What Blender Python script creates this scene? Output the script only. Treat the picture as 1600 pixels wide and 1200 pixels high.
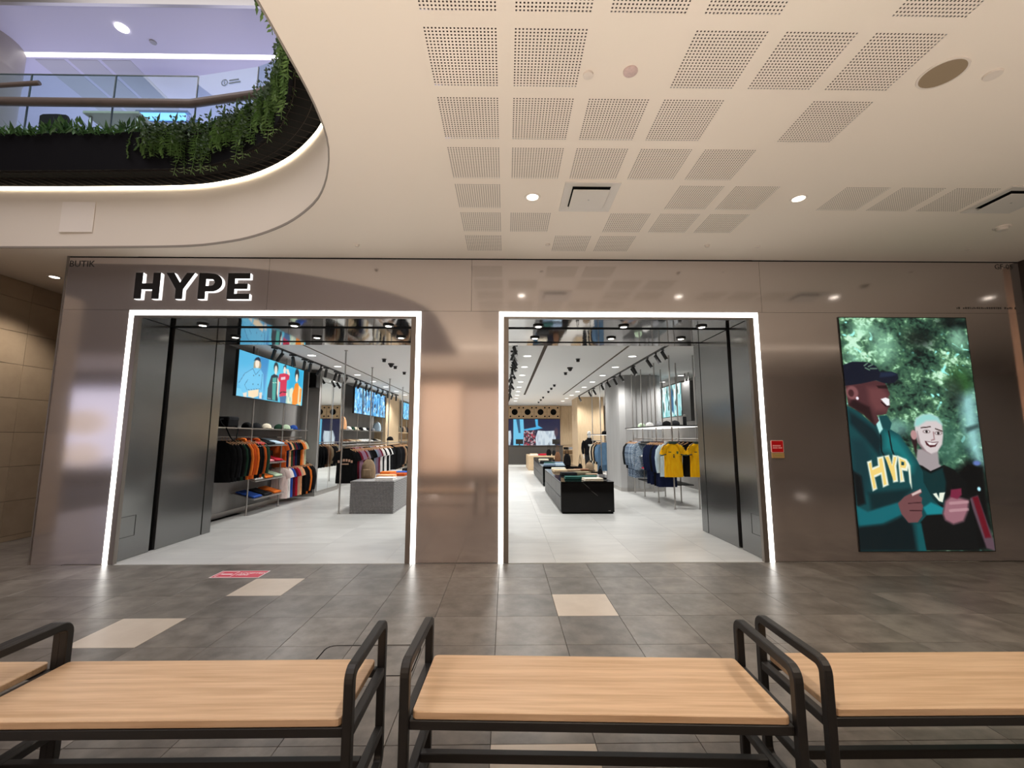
import bpy, bmesh, math, random
import numpy as np
from mathutils import Vector, Matrix

for o in list(bpy.data.objects):
    bpy.data.objects.remove(o, do_unlink=True)
SC = bpy.context.scene
COL = SC.collection
R = math.radians
rnd = random.Random(7)

# ------------------------------------------------------------------ camera, world, exposure
cam_d = bpy.data.cameras.new('camera')
cam_d.sensor_width = 36.0
cam_d.lens = 684.0 / 1600.0 * 36.0
cam_d.clip_start = 0.05
cam_d.clip_end = 200
cam = bpy.data.objects.new('camera', cam_d)
cam.location = (0, 0, 1.5)
cam.rotation_euler = (R(90 + 7.0), 0, R(-0.831))
COL.objects.link(cam)
SC.camera = cam
SC.view_settings.view_transform = 'Standard'
SC.view_settings.look = 'None'
SC.view_settings.gamma = 1.0
SC.view_settings.use_curve_mapping = False
SC.view_settings.exposure = 0.0
w = bpy.data.worlds.new('world')
SC.world = w
w.use_nodes = True
w.node_tree.nodes['Background'].inputs[0].default_value = (0.75, 0.62, 0.5, 1)
w.node_tree.nodes['Background'].inputs[1].default_value = 0.10
try:
    SC.cycles.sample_clamp_indirect = 4.0
    SC.cycles.caustics_reflective = False
    SC.cycles.caustics_refractive = False
    SC.cycles.max_bounces = 8
    SC.cycles.diffuse_bounces = 4
    SC.cycles.glossy_bounces = 4
except Exception:
    pass


def lamp(kind, name, loc, energy, color, rot=(0, 0, 0), **kw):
    d = bpy.data.lights.new(name, kind)
    d.energy = energy
    d.color = color
    for k, v in kw.items():
        setattr(d, k, v)
    o = bpy.data.objects.new(name, d)
    o.location = loc
    o.rotation_euler = rot
    COL.objects.link(o)
    return o


WARM = (1.0, 0.86, 0.72)
WHITE = (1.0, 0.985, 0.955)
# added uplights out of view fill the ceiling; added lamps imitate lit windows opposite
FILL_UPL = [(-4.6, -1.2, 170), (-1.9, -0.9, 115), (1.2, -0.9, 125), (4.2, -0.9, 80), (7.6, -0.4, 90), (-1.0, -3.2, 120), (3.0, -3.2, 80), (-2.3, 0.6, 190), (0.4, 0.6, 130), (2.6, 0.6, 95), (5.0, 0.8, 45)]
for xx, yy, ww in FILL_UPL:
    lamp('SPOT', 'fill_uplight', (xx, yy, 0.06), ww, (1.0, 0.91, 0.82), (R(180 if yy < 0 else 160), 0, 0), spot_size=R(138 if yy < 0 else 100), spot_blend=0.35, shadow_soft_size=0.08)
lamp('AREA', 'opposite_fill_light', (-2.3, -4.4, 1.8), 5.5, (1.0, 0.64, 0.42), (R(90), 0, 0), shape='RECTANGLE', size=1.45, size_y=3.1)
lamp('AREA', 'opposite_fill_light', (-6.5, -4.4, 1.8), 26, (1.0, 0.86, 0.76), (R(90), 0, 0), shape='RECTANGLE', size=5.8, size_y=3.0)
lamp('AREA', 'opposite_fill_light', (-13.5, -4.4, 1.8), 36, (0.86, 0.84, 1.0), (R(90), 0, 0), shape='RECTANGLE', size=6.0, size_y=2.6)
# upper storey
lamp('AREA', 'upper_fill_light', (-5.5, 9.4, 5.5), 225, (0.74, 0.75, 1.0), (R(180), 0, 0), shape='RECTANGLE', size=9.0, size_y=5.0)  # added lamp near the upper floor, aimed up to fill that storey
lamp('AREA', 'atrium_fill_light', (-5.0, 1.5, 9.4), 430, (0.92, 0.88, 0.92), (0, 0, 0), shape='RECTANGLE', size=6.0, size_y=5.0)  # added fill lamp high over the void, out of view
# shop ceiling
for yy in (9.0, 12.0, 15.0, 18.5, 22.0):
    for xx in (-4.2, -1.6, 0.5, 2.8, 4.9):
        lamp('SPOT', 'shop_ceiling_light', (xx, yy, 3.22), 130 if (yy < 10 or xx == 0.5) else 185, WHITE, (0, 0, 0), spot_size=R(150), spot_blend=0.6, shadow_soft_size=0.12)
# doorway lights
for xx in (-4.18, -2.9, -1.63, 0.46, 1.63, 2.75):
    lamp('SPOT', 'doorway_light', (xx, 6.7, 2.98), 12, WHITE, (0, 0, 0), spot_size=R(115), spot_blend=0.5, shadow_soft_size=0.04)
    lamp('SPOT', 'doorway_light', (xx, 5.96, 2.98), 14, WHITE, (0, 0, 0), spot_size=R(115), spot_blend=0.5, shadow_soft_size=0.04)
# mall ceiling downlights
for xx, yy in [(0.258, 4.01), (2.87, 4.0), (5.48, 4.0), (8.1, 4.0), (-6.59, 6.25), (0.258, 0.9), (2.87, 0.9), (5.48, 0.9), (0.258, -2.2), (4.2, -2.2)]:
    lamp('SPOT', 'mall_downlight', (xx, yy, 3.78), 105, WARM, (0, 0, 0), spot_size=R(105), spot_blend=0.7, shadow_soft_size=0.05)


# ------------------------------------------------------------------ helpers
def lin(c):
    if isinstance(c, str):
        c = tuple(int(c[i:i + 2], 16) for i in (0, 2, 4))
    return tuple((x / 255 / 12.92) if x / 255 <= 0.04045 else ((x / 255 + 0.055) / 1.055) ** 2.4 for x in c)


MATS = {}


def mat(name, col, rough=0.5, metal=0.0, emit=None, es=0.0, noise=None, bump=0.0, nscale=20.0, stretch=None, spec=None, alpha_t=0.0, rand=0.0, ior=None):
    """Principled material; noise = second colour mixed in by a noise texture; rand = per-object brightness variation."""
    if name in MATS:
        return MATS[name]
    m = bpy.data.materials.new(name)
    m.use_nodes = True
    nt = m.node_tree
    b = nt.nodes['Principled BSDF']
    c = lin(col) if isinstance(col, str) or max(col) > 1 else col
    b.inputs['Base Color'].default_value = (*c, 1)
    b.inputs['Roughness'].default_value = rough
    b.inputs['Metallic'].default_value = metal
    if spec is not None:
        b.inputs['Specular IOR Level'].default_value = spec
    if alpha_t:
        b.inputs['Transmission Weight'].default_value = alpha_t
    if ior:
        b.inputs['IOR'].default_value = ior
    if emit is not None:
        e = lin(emit) if isinstance(emit, str) or max(emit) > 1 else emit
        b.inputs['Emission Color'].default_value = (*e, 1)
        b.inputs['Emission Strength'].default_value = es
    if noise is not None or bump:
        tc = nt.nodes.new('ShaderNodeTexCoord')
        mp = nt.nodes.new('ShaderNodeMapping')
        nz = nt.nodes.new('ShaderNodeTexNoise')
        nz.inputs['Scale'].default_value = nscale
        nz.inputs['Detail'].default_value = 6
        nz.inputs['Roughness'].default_value = 0.62
        if stretch:
            mp.inputs['Scale'].default_value = stretch
        nt.links.new(tc.outputs['Object'], mp.inputs['Vector'])
        if rand:
            oi = nt.nodes.new('ShaderNodeObjectInfo')
            ml = nt.nodes.new('ShaderNodeMath')
            ml.operation = 'MULTIPLY'
            ml.inputs[1].default_value = 37.0
            nt.links.new(oi.outputs['Random'], ml.inputs[0])
            nt.links.new(ml.outputs[0], mp.inputs['Location'])
        nt.links.new(mp.outputs['Vector'], nz.inputs['Vector'])
        if noise is not None:
            c2 = lin(noise) if isinstance(noise, str) or max(noise) > 1 else noise
            rp = nt.nodes.new('ShaderNodeValToRGB')
            rp.color_ramp.elements[0].position = 0.36
            rp.color_ramp.elements[1].position = 0.66
            rp.color_ramp.elements[0].color = (*c, 1)
            rp.color_ramp.elements[1].color = (*c2, 1)
            nt.links.new(nz.outputs['Fac'], rp.inputs['Fac'])
            out = rp.outputs['Color']
            if rand:
                hs = nt.nodes.new('ShaderNodeHueSaturation')
                mr = nt.nodes.new('ShaderNodeMapRange')
                mr.inputs['To Min'].default_value = 1 - rand
                mr.inputs['To Max'].default_value = 1 + rand
                nt.links.new(oi.outputs['Random'], mr.inputs['Value'])
                nt.links.new(mr.outputs['Result'], hs.inputs['Value'])
                nt.links.new(out, hs.inputs['Color'])
                out = hs.outputs['Color']
            nt.links.new(out, b.inputs['Base Color'])
        if bump:
            bp = nt.nodes.new('ShaderNodeBump')
            bp.inputs['Strength'].default_value = bump
            bp.inputs['Distance'].default_value = 0.01
            nt.links.new(nz.outputs['Fac'], bp.inputs['Height'])
            nt.links.new(bp.outputs['Normal'], b.inputs['Normal'])
    MATS[name] = m
    return m


def world_loc(o):
    v = Vector((0, 0, 0))
    while o is not None:
        v = v + o.location
        o = o.parent
    return v


class MB:
    def __init__(s):
        s.v = []
        s.f = []
        s.mi = []

    def add(s, vs, fs, mi=0):
        n = len(s.v)
        s.v += [tuple(p) for p in vs]
        for f in fs:
            s.f.append([i + n for i in f])
            s.mi.append(mi)
        return s

    def box(s, x0, x1, y0, y1, z0, z1, mi=0):
        vs = [(x0, y0, z0), (x1, y0, z0), (x1, y1, z0), (x0, y1, z0), (x0, y0, z1), (x1, y0, z1), (x1, y1, z1), (x0, y1, z1)]
        return s.add(vs, [(3, 2, 1, 0), (4, 5, 6, 7), (0, 1, 5, 4), (1, 2, 6, 5), (2, 3, 7, 6), (3, 0, 4, 7)], mi)

    def cbox(s, c, d, mi=0):
        return s.box(c[0] - d[0] / 2, c[0] + d[0] / 2, c[1] - d[1] / 2, c[1] + d[1] / 2, c[2] - d[2] / 2, c[2] + d[2] / 2, mi)

    def prism(s, pts, a, b, axis='y', mi=0):
        def P(p, t):
            return (p[0], t, p[1]) if axis == 'y' else ((t, p[0], p[1]) if axis == 'x' else (p[0], p[1], t))
        n = len(pts)
        vs = [P(p, a) for p in pts] + [P(p, b) for p in pts]
        fs = [list(range(n)), list(range(2 * n - 1, n - 1, -1))]
        fs += [(i, i + n, (i + 1) % n + n, (i + 1) % n) for i in range(n)]
        return s.add(vs, fs, mi)

    def ring(s, outer, inner, a, b, axis='x', mi=0):
        def P(p, t):
            return (p[0], t, p[1]) if axis == 'y' else ((t, p[0], p[1]) if axis == 'x' else (p[0], p[1], t))
        n = len(outer)
        vs = [P(p, a) for p in outer] + [P(p, a) for p in inner] + [P(p, b) for p in outer] + [P(p, b) for p in inner]
        fs = []
        for i in range(n):
            j = (i + 1) % n
            fs += [(i, j, n + j, n + i), (2 * n + j, 2 * n + i, 3 * n + i, 3 * n + j), (i, 2 * n + i, 2 * n + j, j), (n + j, 3 * n + j, 3 * n + i, n + i)]
        return s.add(vs, fs, mi)

    def cyl(s, p0, p1, r, n=12, r2=None, mi=0):
        p0, p1 = Vector(p0), Vector(p1)
        d = (p1 - p0).normalized()
        a = Vector((0, 0, 1)) if abs(d.z) < 0.9 else Vector((1, 0, 0))
        u = d.cross(a).normalized()
        q = d.cross(u)
        r2 = r if r2 is None else r2
        vs = []
        for p, rr in ((p0, r), (p1, r2)):
            for i in range(n):
                t = 2 * math.pi * i / n
                vs.append(p + u * (rr * math.cos(t)) + q * (rr * math.sin(t)))
        fs = [(i, (i + 1) % n, n + (i + 1) % n, n + i) for i in range(n)] + [list(range(n - 1, -1, -1)), list(range(n, 2 * n))]
        return s.add(vs, fs, mi)

    def tube(s, path, r, n=8, mi=0, rs=None, flat=1.0):
        path = [Vector(p) for p in path]
        rings = []
        up = None
        for i, p in enumerate(path):
            d = (path[min(i + 1, len(path) - 1)] - path[max(i - 1, 0)]).normalized()
            if up is None:
                a = Vector((0, 0, 1)) if abs(d.z) < 0.9 else Vector((0, 1, 0))
                up = (a - d * a.dot(d)).normalized()
            else:
                up = (up - d * up.dot(d)).normalized()
            q = d.cross(up)
            rr = rs[i] if rs else r
            rings.append([p + up * (rr * math.cos(2 * math.pi * k / n)) + q * (rr * flat * math.sin(2 * math.pi * k / n)) for k in range(n)])
        return s.loft(rings, mi)

    def loft(s, rings, mi=0, caps=True):
        n = len(rings[0])
        vs = [p for r in rings for p in r]
        fs = []
        for i in range(len(rings) - 1):
            for k in range(n):
                fs.append((i * n + k, i * n + (k + 1) % n, (i + 1) * n + (k + 1) % n, (i + 1) * n + k))
        if caps:
            fs.append(list(range(n - 1, -1, -1)))
            fs.append([(len(rings) - 1) * n + k for k in range(n)])
        return s.add(vs, fs, mi)

    def lathe(s, prof, c=(0, 0, 0), n=20, mi=0, sx=1, sy=1, caps=True):
        rings = [[(c[0] + sx * r * math.cos(2 * math.pi * k / n), c[1] + sy * r * math.sin(2 * math.pi * k / n), c[2] + z) for k in range(n)] for r, z in prof]
        return s.loft(rings, mi, caps)

    def xf(s, M, start=0):
        for i in range(start, len(s.v)):
            s.v[i] = tuple(M @ Vector(s.v[i]))
        return s

    def mesh(s, name, mats, smooth=False, bevel=0.0, seg=1, off=None):
        me = bpy.data.meshes.new(name)
        v = s.v if off is None else [(p[0] - off[0], p[1] - off[1], p[2] - off[2]) for p in s.v]
        me.from_pydata(v, [], s.f)
        mats = mats if isinstance(mats, (list, tuple)) else [mats]
        for m in mats:
            me.materials.append(m)
        if len(mats) > 1:
            me.polygons.foreach_set('material_index', s.mi)
        bm = bmesh.new()
        bm.from_mesh(me)
        bmesh.ops.recalc_face_normals(bm, faces=bm.faces)
        if bevel:
            ed = [e for e in bm.edges if len(e.link_faces) == 2 and e.calc_face_angle(0) > R(35)]
            bmesh.ops.bevel(bm, geom=ed, offset=bevel, segments=seg, profile=0.6, affect='EDGES', clamp_overlap=True)
        bm.to_mesh(me)
        bm.free()
        if smooth:
            me.polygons.foreach_set('use_smooth', [True] * len(me.polygons))
            try:
                me.set_sharp_from_angle(angle=R(40))
            except Exception:
                pass
        me.update()
        return me

    def build(s, name, mats, parent=None, smooth=False, bevel=0.0, seg=1, local=False, origin=None):
        if parent is not None:
            off = None if local else world_loc(parent)
        else:
            off = origin
        me = s.mesh(name, mats, smooth, bevel, seg, off)
        return link(name, me, parent, origin if parent is None else None)


def link(name, me, parent=None, loc=None):
    o = bpy.data.objects.new(name, me)
    COL.objects.link(o)
    if parent is not None:
        o.parent = parent
    if loc is not None:
        o.location = loc
    return o


def tag(o, label=None, cat=None, group=None, kind=None):
    if label:
        o['label'] = label
    if cat:
        o['category'] = cat
    if group:
        o['group'] = group
    if kind:
        o['kind'] = kind
    return o


def thing(name, label, cat, loc=(0, 0, 0), rz=0.0, group=None):
    o = bpy.data.objects.new(name, None)
    o.empty_display_size = 0.1
    COL.objects.link(o)
    o.location = loc
    o.rotation_euler = (0, 0, rz)
    return tag(o, label, cat, group)


def struct(name, loc=(0, 0, 0)):
    o = bpy.data.objects.new(name, None)
    COL.objects.link(o)
    o.location = loc
    o['kind'] = 'structure'
    return o


def copy_tree(o, parent=None):
    c = o.copy()
    COL.objects.link(c)
    if parent is not None:
        c.parent = parent
        c.matrix_parent_inverse = o.matrix_parent_inverse
    for ch in list(o.children):
        copy_tree(ch, c)
    return c


ORD = ['first', 'second', 'third', 'fourth', 'fifth', 'sixth', 'seventh', 'eighth', 'ninth', 'tenth', 'eleventh', 'twelfth', 'thirteenth',
       'fourteenth', 'fifteenth', 'sixteenth', 'seventeenth', 'eighteenth', 'nineteenth', 'twentieth', 'twenty-first', 'twenty-second',
       'twenty-third', 'twenty-fourth', 'twenty-fifth', 'twenty-sixth']


def spline(pts, step=0.12):
    P = [Vector(p) for p in pts]
    out = []
    for i in range(len(P) - 1):
        p0, p1, p2, p3 = P[max(i - 1, 0)], P[i], P[i + 1], P[min(i + 2, len(P) - 1)]
        n = max(1, int((p2 - p1).length / step))
        for k in range(n):
            t = k / n
            out.append(0.5 * ((2 * p1) + (p2 - p0) * t + (2 * p0 - 5 * p1 + 4 * p2 - p3) * t * t + (3 * p1 - p0 - 3 * p2 + p3) * t ** 3))
    out.append(P[-1])
    return out


def rounded(y0, y1, z0, z1, r, n=4):
    pts = []
    for cy_, cz_, a0 in ((y1 - r, z1 - r, 0), (y0 + r, z1 - r, 90), (y0 + r, z0 + r, 180), (y1 - r, z0 + r, 270)):
        for k in range(n + 1):
            a = R(a0 + 90 * k / n)
            pts.append((cy_ + r * math.cos(a), cz_ + r * math.sin(a)))
    return pts


def text_mesh(txt, size, depth=0.002, bold=0.0, align='LEFT'):
    cu = bpy.data.curves.new('lettering', 'FONT')
    cu.body = txt
    cu.size = size
    cu.extrude = depth
    cu.offset = bold
    cu.align_x = align
    cu.resolution_u = 2
    o = bpy.data.objects.new('lettering', cu)
    COL.objects.link(o)
    dg = bpy.context.evaluated_depsgraph_get()
    me = bpy.data.meshes.new_from_object(o.evaluated_get(dg))
    bpy.data.objects.remove(o, do_unlink=True)
    return me


# ------------------------------------------------------------------ materials
M_CEIL = mat('painted plaster', '#E6DACB'[1:], 0.7)
M_HOLE = mat('dark backing', (0.085, 0.062, 0.046), 0.9)
M_BLACK = mat('black metal', (0.012, 0.011, 0.011), 0.45)
M_BLACKM = mat('black matte', (0.006, 0.006, 0.006), 0.9, spec=0.05)
M_FAC = mat('satin bronze panel', (0.60, 0.55, 0.535), 0.10, 0.80, bump=0.05, nscale=0.9)
M_FACD = mat('satin dark panel', (0.245, 0.247, 0.245), 0.20, 0.85, bump=0.05, nscale=1.0)
M_MIRC = mat('polished ceiling panel', (0.43, 0.42, 0.42), 0.05, 0.97, bump=0.14, nscale=1.6, stretch=(1.0, 0.35, 1))
M_FRAME = mat('bronze frame', (0.28, 0.25, 0.225), 0.35, 0.8)
M_LED = mat('led strip white', (1, 1, 1), 0.5, emit=(1, 0.98, 0.93), es=5.0)
M_LEDW = mat('led strip warm', (1, 1, 1), 0.5, emit=(1, 0.85, 0.62), es=9.0)
M_LENS2 = mat('spot lens', (0.2, 0.2, 0.2), 0.3, emit=(1, 0.97, 0.92), es=0.2)
M_LENS = mat('lamp lens', (1, 1, 1), 0.4, emit=(1, 0.93, 0.82), es=6.0)
M_TILE = mat('grey stone tile', (0.106, 0.092, 0.079), 0.34, noise=(0.205, 0.183, 0.160), nscale=5.0, bump=0.08, rand=0.16)
M_TILEL = mat('cream stone tile', (0.55, 0.47, 0.385), 0.35, noise=(0.62, 0.54, 0.45), nscale=3.0, rand=0.04)
M_GROUT = mat('grout', (0.05, 0.045, 0.04), 0.8)
M_SFLOOR = mat('pale shop tile', (0.58, 0.58, 0.565), 0.30, noise=(0.68, 0.68, 0.66), nscale=2.2, stretch=(0.5, 2.0, 1), rand=0.05)
M_SGROUT = mat('pale grout', (0.62, 0.61, 0.58), 0.7)
M_SWALL = mat('grey laminate wall', (0.24, 0.23, 0.22), 0.5, noise=(0.30, 0.29, 0.28), nscale=2.0, stretch=(1, 1, 0.3))
M_SCEIL = mat('white shop ceiling', (0.86, 0.86, 0.85), 0.8)
M_WALLT = mat('beige wall tile', (0.40, 0.315, 0.225), 0.4, noise=(0.46, 0.37, 0.27), nscale=2.5, rand=0.07)
M_WOOD = mat('oak bench top', (0.74, 0.53, 0.345), 0.42, noise=(0.55, 0.36, 0.21), nscale=1.9, stretch=(0.8, 20, 20), rand=0.04)
M_WOODL = mat('pale oak panel', (0.62, 0.47, 0.30), 0.5, noise=(0.52, 0.38, 0.235), nscale=3.0, stretch=(10, 10, 0.8))
M_WOODT = mat('pale oak table', (0.62, 0.47, 0.30), 0.5, noise=(0.52, 0.38, 0.235), nscale=3.0, stretch=(1, 10, 10))
M_STEEL = mat('brushed steel', (0.48, 0.46, 0.44), 0.35, 0.9)
M_GREYC = mat('grey column cladding', (0.33, 0.325, 0.32), 0.5, noise=(0.38, 0.375, 0.37), nscale=3, stretch=(1, 1, 0.15))
M_MIRROR = mat('mirror', (0.85, 0.87, 0.86), 0.02, 1.0)
M_BGLOSS = mat('black marble', (0.004, 0.004, 0.0045), 0.06, spec=0.22)
M_HANGER = mat('wooden hanger', (0.50, 0.27, 0.13), 0.5)
M_GLASS = None


def glass_mat():
    m = bpy.data.materials.new('clear glass')
    m.use_nodes = True
    nt = m.node_tree
    nt.nodes.clear()
    out = nt.nodes.new('ShaderNodeOutputMaterial')
    mix = nt.nodes.new('ShaderNodeMixShader')
    tr = nt.nodes.new('ShaderNodeBsdfTransparent')
    gl = nt.nodes.new('ShaderNodeBsdfGlossy')
    fr = nt.nodes.new('ShaderNodeFresnel')
    fr.inputs['IOR'].default_value = 1.45
    tr.inputs['Color'].default_value = (0.84, 0.93, 0.93, 1)
    gl.inputs['Roughness'].default_value = 0.02
    ge = nt.nodes.new('ShaderNodeNewGeometry')
    fac = nt.nodes.new('ShaderNodeMath')      # only the outer faces mirror, so light leaves the pane again
    fac.operation = 'MULTIPLY'
    inv = nt.nodes.new('ShaderNodeMath')
    inv.operation = 'SUBTRACT'
    inv.inputs[0].default_value = 1.0
    nt.links.new(ge.outputs['Backfacing'], inv.inputs[1])
    nt.links.new(fr.outputs[0], fac.inputs[0])
    nt.links.new(inv.outputs[0], fac.inputs[1])
    nt.links.new(fac.outputs[0], mix.inputs[0])
    nt.links.new(tr.outputs[0], mix.inputs[1])
    nt.links.new(gl.outputs[0], mix.inputs[2])
    nt.links.new(mix.outputs[0], out.inputs[0])
    return m


M_GLASS = glass_mat()
# ================================================================== SETTING: mall floor
FY = 5.5            # facade plane
CH = 3.83           # mall ceiling height
TP = 0.5195         # tile pitch

fl = MB().box(-18, 20, -4.6, 5.5, -0.08, -0.012).box(-18, -5.65, 5.5, 9.2, -0.08, -0.012).build('floor', M_GROUT)
tag(fl, kind='structure')
tile_me = MB().box(0.0015, TP - 0.0015, 0.0015, TP - 0.0015, -0.012, 0).mesh('tile', M_TILE, bevel=0.001)
tilel_me = MB().box(0.0015, TP - 0.0015, 0.0015, TP - 0.0015, -0.012, 0.0005).mesh('tile', M_TILEL, bevel=0.001)
TX0 = -0.072 - TP * 14
cream = {(9, 5), (8, 3), (15, 4), (14, 0)}
spots_t = []
far = MB()
for j in range(-13, 7):
    for i in range(-20, 40):
        x, y = TX0 + i * TP, 1.839 + j * TP
        if y > 5.3 and x > -6.0:
            continue
        inview = j >= 0 and abs(x + 0.26) < 1.25 * (y + TP) + 0.3
        if inview:
            spots_t.append((y, i, j, x))
        elif y < 5.3 and (x > -9 and x < 11):
            far.box(x + 0.0015, x + TP - 0.0015, y + 0.0015, y + TP - 0.0015, -0.012, 0)
for j in range(7, 14):
    for i in range(-2, 4):
        spots_t.append((0, i, j, TX0 + i * TP))
for (_, i, j, x) in spots_t:
    c = (i, j) in cream
    t = link('tile', tilel_me if c else tile_me, fl, (x, 1.839 + j * TP, 0))
    if c:
        t['label'] = 'cream stone tile'
tag(far.build('tile_field', M_TILE, fl), kind='stuff')

for xx, yy, ww in FILL_UPL:
    MB().lathe([(0.001, 0.001), (0.07, 0.001), (0.085, 0.003), (0.09, 0.0)], (xx, yy, 0), 20).build('fill_uplight_lens', M_LENS, fl, smooth=True)  # glowing discs added to go with the unseen fill spots
# shop floor
sf = MB().box(-5.65, 6.9, 5.5, 25, -0.08, -0.010).build('floor', M_SGROUT)
tag(sf, kind='structure')
SP = 1.039
st_me = MB().box(0.001, SP - 0.001, 0.001, SP - 0.001, -0.01, 0).mesh('tile', M_SFLOOR)
for i in range(11):
    for j in range(19):
        link('tile', st_me, sf, (-5.62 + i * SP, 5.505 + j * SP, 0))

# ================================================================== mall ceiling with the round void
void_pts = [(-12, 5.27), (-7.5, 5.27), (-6.27, 5.265), (-5.07, 5.245), (-3.98, 5.2), (-3.4, 5.085), (-2.92, 4.905), (-2.39, 4.59), (-1.94, 4.19),
            (-1.684, 3.845), (-1.49, 3.46), (-1.395, 3.18), (-1.355, 2.94), (-1.335, 2.7), (-1.33, 2.3), (-1.33, 1.5), (-1.33, -1.2)]
plant_pts = [(-12, 4.99), (-7.5, 4.99), (-6.06, 4.984), (-4.5, 4.936), (-3.72, 4.887), (-3.25, 4.747), (-2.73, 4.47), (-2.37, 4.17), (-2.08, 3.82),
             (-1.91, 3.52), (-1.82, 3.26), (-1.79, 2.9), (-1.79, 2.3), (-1.79, 1.5), (-1.79, -1.2)]
VC = spline([(a, b, 0) for a, b in void_pts], 0.11)
PC = spline([(a, b, 0) for a, b in plant_pts], 0.11)


def resample(C, n):
    L = [0]
    for a, b in zip(C, C[1:]):
        L.append(L[-1] + (b - a).length)
    out = []
    k = 0
    for i in range(n):
        t = L[-1] * i / (n - 1)
        while k < len(L) - 2 and L[k + 1] < t:
            k += 1
        u = (t - L[k]) / max(1e-9, L[k + 1] - L[k])
        out.append(C[k].lerp(C[k + 1], u))
    return out


def offset(C, d):
    out = []
    for i, p in enumerate(C):
        q = (C[min(i + 1, len(C) - 1)] - C[max(i - 1, 0)]).normalized()
        out.append(p + Vector((-q.y, q.x, 0)) * d)   # positive = away from the void
    return out


PW = 0.43
PX = [0.0435 + 0.5245 * k for k in range(-1, 9)]
PYR = {-1: 1.716, 0: 2.235, 1: 2.755, 2: 3.279, 3: 3.797, 4: 4.311, 5: 4.829}
present = {-1: [0, 1, 2, 3, 5], 0: [0, 1, 3, 4, 5], 1: [0, 1, 2, 3, 5], 2: [0, 1, 2, 3, 4], 3: [0, 4, 5, 7, 8, 9], 4: [0, 1, 3, 4, 5], 5: [0, 2, 3]}
panels = [(PX[k], PYR[r]) for r, ks in present.items() for k in ks]

bm = bmesh.new()


def loop_edges(pts, z):
    vs = [bm.verts.new((p[0], p[1], z)) for p in pts]
    return [bm.edges.new((vs[i], vs[(i + 1) % len(vs)])) for i in range(len(vs))]


edges = loop_edges([(-18, -4.6), (20, -4.6), (20, 5.5), (-5.65, 5.5), (-5.65, 9.2), (-18, 9.2)], CH)
edges += loop_edges([(p.x, p.y) for p in VC] + [(-12, -1.2)], CH)
for x, y in panels:
    edges += loop_edges([(x, y), (x + PW, y), (x + PW, y + PW), (x, y + PW)], CH)
bmesh.ops.triangle_fill(bm, use_beauty=True, use_dissolve=False, edges=edges)
me = bpy.data.meshes.new('ceiling')
bm.to_mesh(me)
bm.free()
me.materials.append(M_CEIL)
ceil = link('ceiling', me)
tag(ceil, kind='structure')

# perforated panel: a plate with a 20 x 20 field of square holes and a dark cavity behind
NH = 20
mb = MB()
cuts = [0.0]
pit = PW / NH
for k in range(NH):
    cuts += [k * pit + 0.0058, k * pit + 0.0158]
cuts.append(PW)
n = len(cuts)
vs = [(a, b, 0) for b in cuts for a in cuts]
fs = [(j * n + i, j * n + i + 1, (j + 1) * n + i + 1, (j + 1) * n + i) for j in range(n - 1) for i in range(n - 1) if not (i % 2 == 1 and j % 2 == 1)]
perf_me = mb.add(vs, fs).mesh('perforated_panel', M_CEIL)
back_me = MB().box(0, PW, 0, PW, 0.012, 0.03).mesh('shade_backing', M_HOLE)  # dark plate; the shade of the deep void is put into its colour
for x, y in panels:
    p = link('perforated_panel', perf_me, ceil, (x, y, CH))
    link('shade_backing', back_me, p, (0, 0, 0))

# void edge: thin metal lip, fascia, warm cove strip
def ribbon(C, d0, d1, z0, z1):
    a, b = offset(C, d0), offset(C, d1)
    m = MB()
    rings = []
    for p, q in zip(a, b):
        rings.append([(p.x, p.y, z0), (q.x, q.y, z0), (q.x, q.y, z1), (p.x, p.y, z1)])
    return m.loft(rings)


tag(ribbon(VC, -0.012, 0.0, CH - 0.004, CH + 0.02).build('trim_1', mat('edge trim', (0.26, 0.225, 0.19), 0.6), smooth=True), kind='structure')
fas = ribbon(VC, 0.0, 0.05, CH + 0.003, 4.60).build('wall_void', mat('fascia paint', 'E0D6C8', 0.6), smooth=True)
tag(fas, kind='structure')
ribbon(VC, 0.03, 0.06, 4.59, 4.80).build('upstand', M_BLACKM, fas, smooth=True)
tag(ribbon(VC, -0.015, 0.02, 4.60, 4.635).build('cove_light', M_LEDW, smooth=True), 'warm glowing light line along the top of the curved void fascia', 'light strip')
ap = MB().box(-5.545, -5.135, 5.235, 5.242, 4.03, 4.43).build('access_panel', mat('access panel paint', 'E7DED3', 0.6), bevel=0.003)
tag(ap, 'square flush access panel on the fascia under the planter', 'panel')

NB = 130
Pn, Vn = resample(PC, NB), resample(offset(VC, 0.03), NB)
mb = MB()
vs = []
for p, q in zip(Pn, Vn):
    vs += [(p.x, p.y, 4.78), (q.x, q.y, 4.78)]
sof = mb.add(vs, [(2 * i, 2 * i + 1, 2 * i + 3, 2 * i + 2) for i in range(NB - 1)]).build('trim_4', M_BLACKM)
tag(sof, kind='structure')
mb = MB()
M_GRID = mat('dark grid bar', (0.016, 0.012, 0.010), 0.8, spec=0.1)
for i in range(NB):
    p, q = Pn[i], Vn[i]
    mb.tube([(p.x, p.y, 4.68), (q.x, q.y, 4.68)], 0.004, 4)
for t in (0.12, 0.55):
    mb.tube([(p.x + (q.x - p.x) * t, p.y + (q.y - p.y) * t, 4.68) for p, q in zip(Pn, Vn)], 0.005, 4)
tag(mb.build('grid_bars', M_GRID, sof), kind='stuff')

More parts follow.
